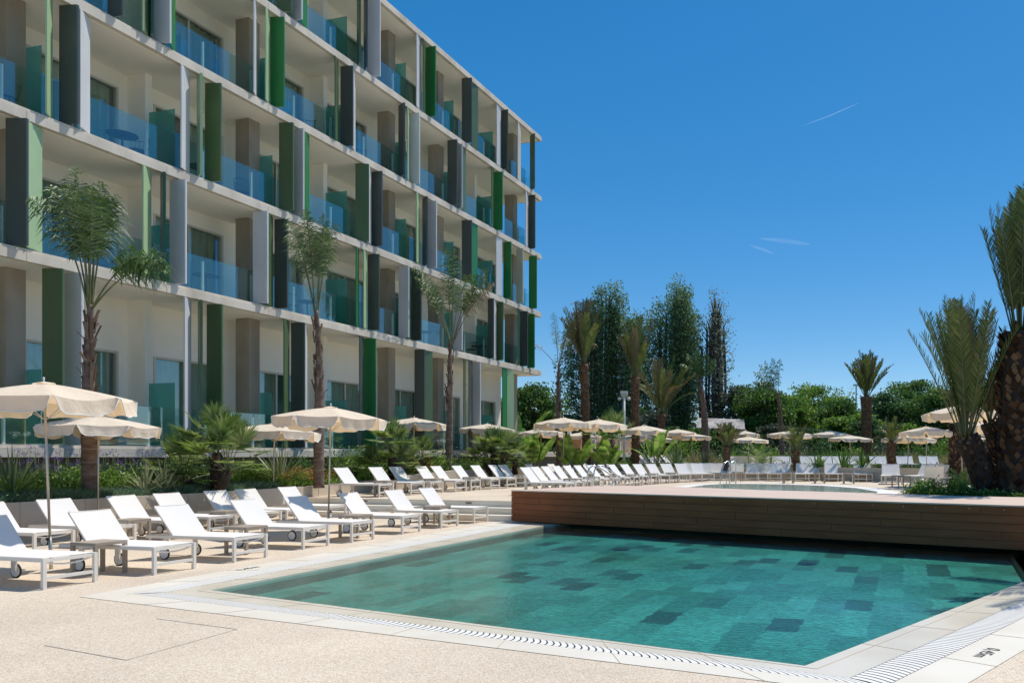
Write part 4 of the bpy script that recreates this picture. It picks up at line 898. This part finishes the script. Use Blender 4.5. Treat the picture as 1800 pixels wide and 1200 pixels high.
def tree(u,Y,vtop,wpx,label,mat='leaf_a',n=6500,size=.26,zb=.8,vbot=None,seed=0,group='trees behind the garden',flat=1.0,clumps=34,name='broadleaf_tree',shape='round',dens=.2,twig=0):
    global rng
    keep=rng; rng=np.random.default_rng(seed+100); random.seed(seed)
    r=empty(name,(PX(u,Y),Y,zb),0,label,'tree',group); h=ZV(vtop,Y)-zb; rx=wpx/2/F*Y
    lo=(ZV(vbot,Y)-zb) if vbot else h*.28
    if shape=='round':
        a=rng.uniform(0,6.28,clumps); e=rng.uniform(-.9,1,clumps); q=np.sqrt(1-e*e)*rng.uniform(.45,1,clumps)
        cc=np.stack([np.cos(a)*q*rx*.85,np.sin(a)*q*rx*.85,lo+(h-lo)*(.5+.44*e)],1); sg=np.array([rx*.19,rx*.19,(h-lo)*.075*flat])
    else:                                           # upright poplar: clumps strung along steep limbs
        K=24; cc=[]; 
        for b in range(K):
            a=rng.uniform(0,6.28); ro=rx*rng.uniform(.15,1)*.85; top=h*(1-.30*(ro/rx)**2)*rng.uniform(.86,1.0); st_=lo*rng.uniform(.7,1.3)
            if b==0: top=h*.99; ro=.1*rx
            m=int(9*(top-st_)/h*1.6)+3
            for i in range(m):
                t=(i+.5)/m; rr_=ro*min(1,.45+1.6*t)*(1-.3*max(0,t-.6)); cc.append((math.cos(a+.3*t)*rr_,math.sin(a+.3*t)*rr_,st_+(top-st_)*t))
        cc=np.array(cc); sg=np.array([rx*.105,rx*.105,h*.026])
    k=len(cc); i=rng.integers(0,k,n); wt=rng.uniform(.5,1.4,k)
    C=cc[i]+np.clip(rng.normal(size=(n,3)),-1.7,1.7)*sg*wt[i][:,None]
    lv=Leaves(); lv.cards(C,size,up=.55)
    tr=MB(); tr.tube([(0,0,0),(.1,0,h*.3),(0,0,h*.6),(0,0,h*.93)],[max(.12,h*.018),h*.014,h*.008,.03],8)
    bm=MB()
    for c in cc[::(2 if shape=='round' else 1)]:
        z0=max(.15*h,c[2]*(.45 if shape=='round' else .72)); bm.tube([(c[0]*(.0 if shape=='round' else .6),c[1]*(0 if shape=='round' else .6),z0),tuple((c*[.6,.6,1]+[0,0,z0*.0])*[1,1,.8]+[0,0,z0*.2]),tuple(c)],[h*.006+.01,h*.004+.008,.012],4)
    finish(r,[('trunk',tr,'bark_t'),('branch',bm,'bark_t'),('crown',lv,mat)]); rng=keep; return r
# --- three queen palms beside the hotel
pi=math.pi
queen_palm(156,16.3,.7,535,.135,9,'nearest slender palm with shaggy brown trunk, left of the photo behind an umbrella',seed=2,lean=.03,lw=.030,ll=.56,n=64,dry=0,
  fr_list=[(pi*.98,.15,2.8,1.8),(pi*.85,.12,2.8,1.7),(pi*1.12,.18,2.5,2.0),(pi*.6,.12,2.7,1.6),(0.2,.04,2.7,1.0),(-.9,.14,2.5,2.0),(pi,.06,3.0,1.2),(-1.6,.10,2.5,1.9),(2.3,.2,2.7,2.1),(-.12,.85,2.1,1.7),(-.2,.66,2.2,1.9),(1.2,.1,2.6,1.6)])
queen_palm(562,22.3,.7,545,.13,8,'second slender palm with shaggy trunk, standing behind the umbrella left of centre',seed=4,lean=-.1,lw=.028,ll=.48,n=60,dry=0,
  fr_list=[(pi,.17,2.9,1.3),(pi*.9,.22,2.6,1.6),(0,.05,2.9,.9),(.2,.11,2.7,1.4),(pi*1.3,.07,3.0,.9),(-.8,.13,2.5,1.6),(1.4,.1,2.7,1.3),(pi*1.05,.06,3.0,.8)])
queen_palm(788,30,.7,600,.125,8,'third slender palm with ringed trunk, right of centre of the hotel front',seed=6,lean=.12,lw=.034,ll=.52,n=60,dry=1,
  fr_list=[(pi,.26,3.4,1.4),(pi*.95,.33,3.1,1.2),(0,.24,3.3,1.5),(0.1,.30,3.1,1.1),(pi*1.4,.06,3.7,.6),(-.8,.25,3.0,1.9),(1.4,.04,3.8,.4),(2.6,.3,3.2,1.7),(.3,.40,3.0,1.0)])
queen_palm(982,42,.7,640,.15,8,'thin palm with sparse tattered fronds just past the hotel corner',seed=8,spread=1.0,flen=3.0,lw=.03,ll=.45,n=26,dry=4)
queen_palm(1376,50,.8,690,.16,6,'thin palm with a small wind blown crown leaning left against the sky',seed=9,lean=-.35,lw=.05,ll=.5,n=36,fs=.25,dry=0,fr_list=[(pi,.25,2.3,.9),(pi*.9,.6,2.2,1.1),(pi*1.1,1.0,1.9,1.2),(0,.05,2.3,.4),(pi*.95,.4,2.3,.9),(pi,.1,2.4,.5)])
queen_palm(1242,50,.8,665,.24,6,'tall thin palm with a bright green tuft in front of the poplars',seed=10,lean=-.45,lw=.07,ll=.55,n=50,fs=.2,dry=0,fr_list=[(pi,.3,1.9,.9),(pi*.9,.7,1.7,1.1),(0,.2,1.8,.6),(0,.5,1.7,.8),(pi,.05,2.0,.5)])
# --- date palms
date_palm(1031,40,.7,640,.20,24,'date palm with upright crown, left one of the tall pair',seed=1,flen=3.2,spread=.36,lean=-.15,n=34,lw=.05,droop=.35,browns=.5,tuft=6)
date_palm(1117,42,.7,663,.205,24,'date palm with upright crown, right one of the tall pair',seed=2,flen=3.0,spread=.36,n=34,lw=.05,droop=.45,browns=.4,tuft=6)
date_palm(1163,50,.8,728,.22,28,'shorter date palm with wide open crown in front of the dark poplar',seed=3,flen=3.7,spread=.85,n=34,lw=.055,droop=.8,browns=.35)
date_palm(1523,52,.8,697,.33,30,'stout date palm with a vase shaped crown in front of the green trees',seed=4,flen=2.8,spread=.62,n=34,lw=.06,droop=.5,browns=.15,base_r=.8)
date_palm(1278,38.5,.9,785,.15,22,'small palm with drooping crown behind the upper pool handrail',seed=5,flen=1.25,spread=.9,n=26,ll=.28,lw=.035,droop=1.3,browns=.3)
date_palm(1399,38,.9,792,.13,16,'small palm with thin open crown behind the far loungers',seed=6,flen=1.3,spread=.8,n=24,ll=.28,lw=.03,droop=.9,browns=.4)
date_palm(1567,36,.9,777,.17,18,'small palm with yellowing crown left of the big palm group',seed=7,flen=1.1,spread=1.0,n=24,ll=.26,lw=.03,droop=1.2,browns=.7)
date_palm(1681,30,.5,690,.27,26,'upright date palm trunk between umbrellas behind the big palm',seed=8,flen=3.4,spread=.42,n=44,ll=.42,lw=.04,droop=.4,browns=.25,boot='boot_dark',bs=1.2)
date_palm(1735,18.3,.42,770,.30,24,'leaning palm trunk with tall upright fronds beside the largest trunk',seed=11,flen=3.15,spread=.37,n=60,ll=.36,lw=.026,droop=.35,lean=-.48,base_r=1.5,boot='boot_dark',headr=.9,bs=.9,browns=.2)
date_palm(1790,18.0,.42,585,.46,24,'largest palm with thick dark scaly trunk at the right edge',seed=12,flen=3.1,spread=.24,n=64,ll=.42,lw=.028,droop=.35,lean=.05,base_r=1.25,boot='boot_dark',headr=.85,bs=1.45,browns=.2)
date_palm(1762,19.2,.42,742,.20,12,'short side trunk wedged behind the two dark palm trunks',seed=14,flen=1.6,spread=.8,n=40,ll=.3,lw=.026,droop=.8,boot='boot_dark',browns=.4,lean=-.3)
date_palm(2070,11.3,0,640,.25,26,'palm outside the right edge whose fronds shade the coping',seed=15,flen=3.2,spread=.9,n=40,ll=.42,lw=.035,droop=1.0)
# --- fan palms, yuccas and shrubs in the bed in front of the hotel
zb=.7
fan_palm(PX(382,18.6),18.6,zb,[(0,0,.95,.13),(.42,-.3,.55,.11),(-.85,.1,.30,.09)],'big multi trunk fan palm between the first two umbrellas of the bed',nl=14,rad=.56,plen=.72,seed=1)
fan_palm(PX(690,25.5),25.5,zb,[(0,0,1.15,.13),(.4,-.2,.5,.1),(-.6,0,.3,.08)],'fan palm behind the umbrella right of the second queen palm',nl=14,rad=.5,plen=.55,seed=2)
fan_palm(PX(742,28),28,zb,[(0,0,.85,.08)],'small single fan palm left of the third queen palm',nl=14,rad=.42,plen=.4,seed=3)
fan_palm(PX(868,31),31,zb,[(0,0,1.1,.11),(.5,0,.9,.1),(-.4,.1,.6,.09)],'dense fan palm under the umbrella at the hotel end',nl=15,rad=.52,plen=.6,seed=4)
fan_palm(PX(905,33),33,zb,[(0,0,.7,.1),(-.5,0,.4,.1)],'low fan palm just right of the dense one at the hotel end',nl=13,rad=.5,plen=.5,seed=5)
def bed(u,back):                                   # point in the bed, back metres behind the planter wall
    t=(u-CU)/F
    for i in range(len(wallp)-1):
        (x0,y0),(x1,y1)=wallp[i],wallp[i+1]; x0-=back; x1-=back; y0+=back*.25; y1+=back*.25; s=(t*y0-x0)/((x1-x0)-t*(y1-y0))
        if 0<=s<=1: return x0+(x1-x0)*s,y0+(y1-y0)*s
    return None
for u,b,n,l,w,mt,t in ((22,.5,80,.95,.04,'fan_green','yellowish spiky palm tuft at the left edge of the bed'),(255,.42,64,.72,.036,'agave','silvery spiky tuft left of a pair, right of the first palm trunk'),(289,.38,64,.70,.036,'agave','silvery spiky tuft right of a pair, right of the first palm trunk'),(493,.8,65,1.15,.036,'agave','tall pale spiky tuft behind the umbrella pole'),(645,1.9,60,1.0,.035,'fan_green','spiky green tuft left of the fan palm trunk'),(840,1.6,50,.9,.03,'fan_green','spiky green tuft right of the third palm'),(590,2.2,40,.8,.03,'agave','thin spiky tuft right of the second palm trunk')):
    p=bed(u,b); spiky('yucca',p[0],p[1],zb+.1,n,l,w,mt,t,'plant',group='spiky tufts in the bed')
for u,b,n,t in ((20,2.5,20,'at the left edge under the terrace'),(75,2.6,24,'behind the pole of the largest umbrella'),(130,2.4,24,'left of the first palm trunk'),(205,2.3,26,'right of the first palm trunk'),(250,2.6,16,'above the silvery tufts')):
    p=bed(u,b); verbena(p[0],p[1],zb,n,'airy purple verbena clump '+t)
p=bed(760,3.2); verbena(p[0],p[1],zb,60,'distant haze of purple verbena left of the third palm',1.6,.9)
p=bed(815,3.0); verbena(p[0],p[1],zb,60,'distant haze of purple verbena right of the third palm',1.6,.9)
bl=[(50,1.5,.6,.5,'leaf_b',None),(100,1.3,.6,.5,'leaf_a',None),(150,1.9,.7,.6,'leaf_b',None),(195,1.2,.7,.5,'leaf_b',None),(235,1.9,.6,.6,'leaf_a',None),(310,1.5,.7,.7,'leaf_a',None),(345,1.9,.7,.8,'leaf_d',None),(425,1.5,.6,.6,'leaf_b','purple'),(460,1.2,.7,.55,'leaf_b',None),(500,.7,.7,.42,'leaf_b','orange'),(535,.7,.7,.45,'leaf_a','orange'),(568,.9,.6,.42,'leaf_b','orange'),(520,1.9,.8,.7,'leaf_a',None),(600,1.2,.7,.6,'leaf_a',None),(622,1.0,.8,1.0,'leaf_b',None),(648,.9,.8,.85,'leaf_b',None),(668,1.2,.8,.75,'leaf_d',None),(705,1.2,.8,.8,'leaf_d',None),(728,.9,.8,.6,'leaf_a','orange'),(755,1.0,.9,.75,'leaf_b',None),(782,.9,.9,.75,'leaf_b',None),(810,1.0,.8,.6,'leaf_a',None),(842,.9,.9,.7,'leaf_b',None),(870,1.2,.9,.8,'leaf_a',None),(895,1.0,.9,.8,'leaf_b',None),(775,2.4,1.0,1.0,'leaf_olive',None),(835,2.4,1.0,1.0,'leaf_olive',None)]
DESC={'leaf_a':'mid green','leaf_b':'bright green','leaf_d':'dark glossy green','leaf_olive':'grey green'}
for i,(u,b,rx,h,mt,fl) in enumerate(bl):
    p=bed(u,b)
    if p is None: continue
    bush('shrub',p[0],p[1],zb,rx,.5,h*1.25,int(1300*rx*h/.35) if p[1]<24 else int(520*rx*h/.35),.06 if p[1]<24 else .085,mt,'%s %sshrub, %s from left in the hotel flower bed'%(DESC[mt],{'orange':'orange flowered ','purple':'blue flowered ',None:''}[fl],ORD[i] if i<20 else 'twenty '+ORD[i-20]),flower=fl,nf=420 if fl=='orange' else 26,fs=.05)
# low blue fescue band along the wall: uncountable
def grass(name,pts,n,h,w,mat,label,cat,bend=.5,back=(.1,.9),z=.7,pieces=1):
    lv=Leaves(); pts=np.array(pts,float); seg=rng.integers(0,len(pts)-1,n//12); t=rng.uniform(0,1,(n//12,1)); c=pts[seg]*(1-t)+pts[seg+1]*t
    bb=rng.uniform(back[0],back[1],(len(c),1)); c=c+np.concatenate([-bb,bb*.25],1); c=np.repeat(c,12,0)+rng.normal(size=(len(c)*12,2))*.05
    P=np.concatenate([c,np.full((len(c),1),z)],1); a=rng.uniform(0,6.28,len(c)); D=unit(np.stack([np.cos(a)*.45,np.sin(a)*.45,np.ones(len(c))],1)); lv.strips(P,D,h*rng.uniform(.6,1.2,len(c)),np.full(len(c),w),np.full(len(c),bend)*rng.uniform(.3,1.5,len(c)),rng.normal(size=(len(c),3)))
    o=lv.obj(name,M[mat],None); return tag(o,label,cat,None,'stuff')
grass('fescue_grass',wallp[0:6],60000,.27,.012,'grass_blue','soft blue green fescue grass spilling along the low planter wall','grass',.8,(.12,.95))
grass('ground_cover',wallp[1:9],26000,.32,.03,'leaf_a','low green ground cover leaves filling the flower bed','ground cover',.6,(.5,3.0))
grass('ground_cover',wallp[5:10],9000,.30,.04,'leaf_b','low bright green ground cover behind the raised deck loungers','ground cover',.6,(.2,1.2))
banana(PX(935,35),35,zb,'broad leafed plant with brown tips left of the thin palm past the hotel',n=11,h=1.9,seed=1)
banana(PX(1008,33),33,zb,'bright broad leafed plant right of the thin palm',n=12,h=1.7,seed=2)
banana(PX(1065,34),34,zb,'broad leafed plant left of the camera pole',n=12,h=1.7,seed=3)
banana(PX(1150,37),37,.9,'broad leafed plant with pale flowers right of the second date palm',n=12,h=1.9,seed=4)
banana(PX(915,46),46,1.2,'large paddle leafed plant close to the hotel end',n=9,h=3.2,seed=5)
fan_palm(PX(1075,39),39,zb,[(0,0,1.7,.14)],'upright green fan palm between the overlapping umbrellas',nl=16,rad=.7,plen=.9,seed=9)
cycad(PX(1338,38.6),38.6,1.0,'cycad with arching yellow green fronds behind the far loungers',n=26,ln=1.25)
cycad(PX(1690,24),24,.45,'cycad partly hidden at the foot of the big palms',n=16,ln=.7)
for i,(u,Y,n,l,mt,t) in enumerate(((1435,37.6,34,.9,'leaf_a','dark green agave like plant left of the middle gap'),(1480,37,26,1.3,'leaf_a','tall paddle like plant with upright leaves by the far umbrella'),(1515,36.5,34,1.0,'leaf_a','spiky upright plant right of the far umbrella pole'),(1190,40,34,1.1,'leaf_d','thin upright plant left of the ornamental grasses'),(1240,44,30,1.2,'leaf_olive','grey green upright plant behind the small palm'))):
    spiky('flax_plant',PX(u,Y),Y,.95,n,l,.06,mt,t,'plant',spread=.7,bend=.08,group='upright plants behind the far wall')
# planting band on top of the far wall
fw=[(-5.3,39.6),(-3,40.9),(0,40.8),(3.5,40.2),(6.2,38.7),(8.9,36.7),(11.5,34.3),(14.5,32.7)]
for i in range(27):
    t=i/26*6.98; k=int(t); f=t-k; x=fw[k][0]*(1-f)+fw[k+1][0]*f; y=fw[k][1]*(1-f)+fw[k+1][1]*f; mt=['leaf_a','leaf_d','leaf_olive','leaf_b','leaf_a'][i%5]
    bush('shrub',x,y+.35,.82,.55,.5,random.uniform(.35,.62),480,.08,mt,'low %s shrub, %s from left on top of the far wall'%(DESC[mt],ORD[i] if i<20 else 'twenty '+ORD[i-20]),group='low shrubs on the far wall')
grass('garden_grass',fw,9000,.34,.03,'leaf_a','green strappy ground cover on top of the far wall','ground cover',.6,(-.8,-.1),z=.82)
for i,(u,w_) in enumerate(((1150,40),(1185,40),(1220,44),(1250,44),(1290,40),(1335,40),(1420,44),(1455,44),(1505,46),(1550,46),(1600,40),(1640,46),(1675,40))):
    Y=50+(i%3); spiky('ornamental_grass',PX(u,Y),Y,.8,420,1.25,.035,'straw' if i not in (4,7) else 'leaf_b','straw coloured feathery grass clump, %s from the left behind the upper terrace'%ORD[i],'grass clump',spread=1.15,bend=.5,group='feathery grasses behind the upper terrace')
for i,u in enumerate(range(1130,1700,38)):
    Y=54+(i%4); mt=['leaf_d','leaf_a','leaf_b','leaf_olive'][i%4]; bush('garden_shrub',PX(u,Y),Y,.8,1.2,1,1.2+.5*(i%3),900,.16,mt,'%s rounded shrub, %s from the left behind the feathery grasses'%(DESC[mt],ORD[i]),group='shrubs behind the grasses')
# bed at the foot of the big palms, right end
for i,(u,Y,h,mt) in enumerate(((1612,17.6,.34,'leaf_b'),(1630,18.2,.40,'leaf_b'),(1652,17.6,.42,'leaf_b'),(1675,17.4,.42,'leaf_b'),(1700,17.4,.34,'leaf_a'),(1735,17.0,.22,'leaf_a'),(1765,16.9,.22,'leaf_b'),(1790,16.7,.2,'leaf_a'))):
    bush('shrub',PX(u,Y),Y,.46,.40,.3,h+.18,800,.07,mt,'%s leafy shrub at the foot of the big palms, %s from the left'%(DESC[mt],ORD[i]),group='shrubs at the foot of the big palms')
m=MB(); m.prism([(4.9,17.3),(5.6,16.85),(12,13.0),(15,18),(8,22),(5.2,19.5)],.40,.50); tag(m.build('palm_bed',M['soil']),kind='structure')
# --- background trees
tree(1066,70,497,185,'dense dark poplar, left one of the tall group','leaf_p',52000,.20,shape='poplar',vbot=770,seed=1,name='poplar_tree',group='tall poplars')
tree(1188,72,485,142,'dense dark poplar, tallest, in the middle of the tall group','leaf_p',46000,.20,shape='poplar',vbot=770,seed=2,name='poplar_tree',group='tall poplars')
tree(1258,71,502,112,'thin sparse grey poplar at the right of the tall group','leaf_sparse',7500,.18,shape='poplar',vbot=740,seed=3,name='poplar_tree',group='tall poplars')
BT=[(940,60,684,92,'leaf_a','branching green tree seen just right of the hotel corner',6500,None),(908,66,700,60,'leaf_b','green tree touching the hotel corner',4500,None),(990,72,735,70,'leaf_olive','low olive grey tree behind the thin palm',4000,None),(1110,76,715,70,'leaf_b','small light green tree between the first two poplars',4500,None),(1150,66,730,60,'leaf_olive','low olive tree left of the shorter date palm',3500,None),(1300,70,690,80,'leaf_olive','olive grey leaning tree right of the sparse poplar',6500,None),(1338,66,683,90,'leaf_a','round dark green tree right of the olive grey one',8500,None),(1385,70,700,90,'leaf_b','bright green tree behind the leaning thin palm',8000,None),(1430,74,688,110,'leaf_b','wide bright green tree left of the stout date palm',9500,None),(1475,70,712,80,'leaf_a','green tree directly left of the stout date palm',7000,None),(1500,66,735,90,'leaf_b','yellow green bushy tree below the stout date palm crown',7500,None),(1560,72,700,80,'leaf_d','dark green tree right of the stout date palm',6500,None),(1600,76,672,100,'leaf_a','tall green tree behind the big palm fronds',9000,None),(1650,70,690,100,'leaf_a','green tree right of the tall one behind the fronds',7500,None),(1700,70,700,100,'leaf_d','dark tree behind the leaning palm trunk',7000,None),(1760,68,690,90,'leaf_a','green tree glimpsed between the two right trunks',6000,None),(1835,60,660,120,'leaf_a','green tree at the right edge behind the largest trunk',6000,None)]
for i,(u,Y,vt,wp,mt,lb,n,vb) in enumerate(BT): tree(u,Y,vt-6,wp*1.25,lb,mt,int(n*1.35),.25,seed=20+i,vbot=768)
for i,u in enumerate(list(range(900,1860,52))):
    Y=60+(i%3)*3; mt=['leaf_d','leaf_a','leaf_d','leaf_b','leaf_olive'][i%5]
    tree(u,Y,738+7*(i%4),85,'low %s tree, %s from the left in the understorey behind the garden'%(DESC[mt],ORD[i]),mt,4200,.24,seed=60+i,vbot=790,group='low trees behind the garden',clumps=20)
# far tree belt to close the horizon
lv=Leaves(); n=30000; u=rng.uniform(600,2300,n); Y=rng.uniform(95,120,n); z=.8+np.abs(rng.normal(size=n))*1.6+1.5*(np.sin(u*.021)+1.2)*rng.uniform(0,1,n)
lv.cards(np.stack([(u-CU)/F*Y,Y,z],1),.8,up=.2); tag(lv.obj('far_woodland',M['leaf_d'],None),'dark belt of distant woodland behind the trees','woodland',None,'stuff')
# --- thin high clouds
def cloud(pts,wd,name,label,dens,sc):
    m,n_,out=newmat(name+'_vapour'); t=n_.nodes.new('ShaderNodeBsdfTransparent'); e=n_.nodes.new('ShaderNodeBsdfTranslucent'); e.inputs[0].default_value=(.95,.95,.95,1); df=n_.nodes.new('ShaderNodeBsdfDiffuse'); ad=n_.nodes.new('ShaderNodeAddShader'); n_.links.new(e.outputs[0],ad.inputs[0]); n_.links.new(df.outputs[0],ad.inputs[1])
    lw=n_.nodes.new('ShaderNodeLayerWeight'); lw.inputs[0].default_value=.5; iv=n_.nodes.new('ShaderNodeMath'); iv.operation='SUBTRACT'; iv.inputs[0].default_value=1; n_.links.new(lw.outputs['Facing'],iv.inputs[1])
    pw_=n_.nodes.new('ShaderNodeMath'); pw_.operation='POWER'; pw_.inputs[1].default_value=2.2; n_.links.new(iv.outputs[0],pw_.inputs[0]); mu=n_.nodes.new('ShaderNodeMath'); mu.operation='MULTIPLY'; mu.inputs[1].default_value=dens; n_.links.new(pw_.outputs[0],mu.inputs[0])
    tc=n_.nodes.new('ShaderNodeTexCoord'); q=n_.nodes.new('ShaderNodeTexNoise'); q.inputs['Scale'].default_value=sc; q.inputs['Detail'].default_value=5; n_.links.new(tc.outputs['Object'],q.inputs[0]); mm=n_.nodes.new('ShaderNodeMath'); mm.operation='MULTIPLY'; n_.links.new(mu.outputs[0],mm.inputs[0]); n_.links.new(q.outputs[0],mm.inputs[1])
    mx=n_.nodes.new('ShaderNodeMixShader'); n_.links.new(mm.outputs[0],mx.inputs[0]); n_.links.new(t.outputs[0],mx.inputs[1]); n_.links.new(ad.outputs[0],mx.inputs[2]); n_.links.new(mx.outputs[0],out.inputs[0])
    b=MB(); K=24; P=[]; rd=[]
    for i in range(K+1):
        t_=i/K; j=min(int(t_*(len(pts)-1)),len(pts)-2); f=t_*(len(pts)-1)-j; a=pts[j]; c=pts[j+1]; uu=a[0]+(c[0]-a[0])*f; vv=a[1]+(c[1]-a[1])*f; Y=5000; P.append((PX(uu,Y),Y,ZV(vv,Y))); rd.append(max(.4,wd*math.sin(math.pi*min(.97,t_*.9+.04))))
    b.tube(P,rd,16); tag(b.build(name,m,None,smooth=True),label,'cloud')
cloud([(1412,221),(1460,203),(1510,181)],3.5,'contrail','thin white aircraft trail slanting across the upper right sky',.35,.002)
cloud([(1335,419),(1385,424),(1425,430)],20,'wisp_cloud','longer faint wisp of cloud in the middle of the sky',.07,.006)
cloud([(1316,430),(1345,440),(1360,446)],13,'wisp_cloud','shorter faint wisp of cloud below the longer one',.07,.006)
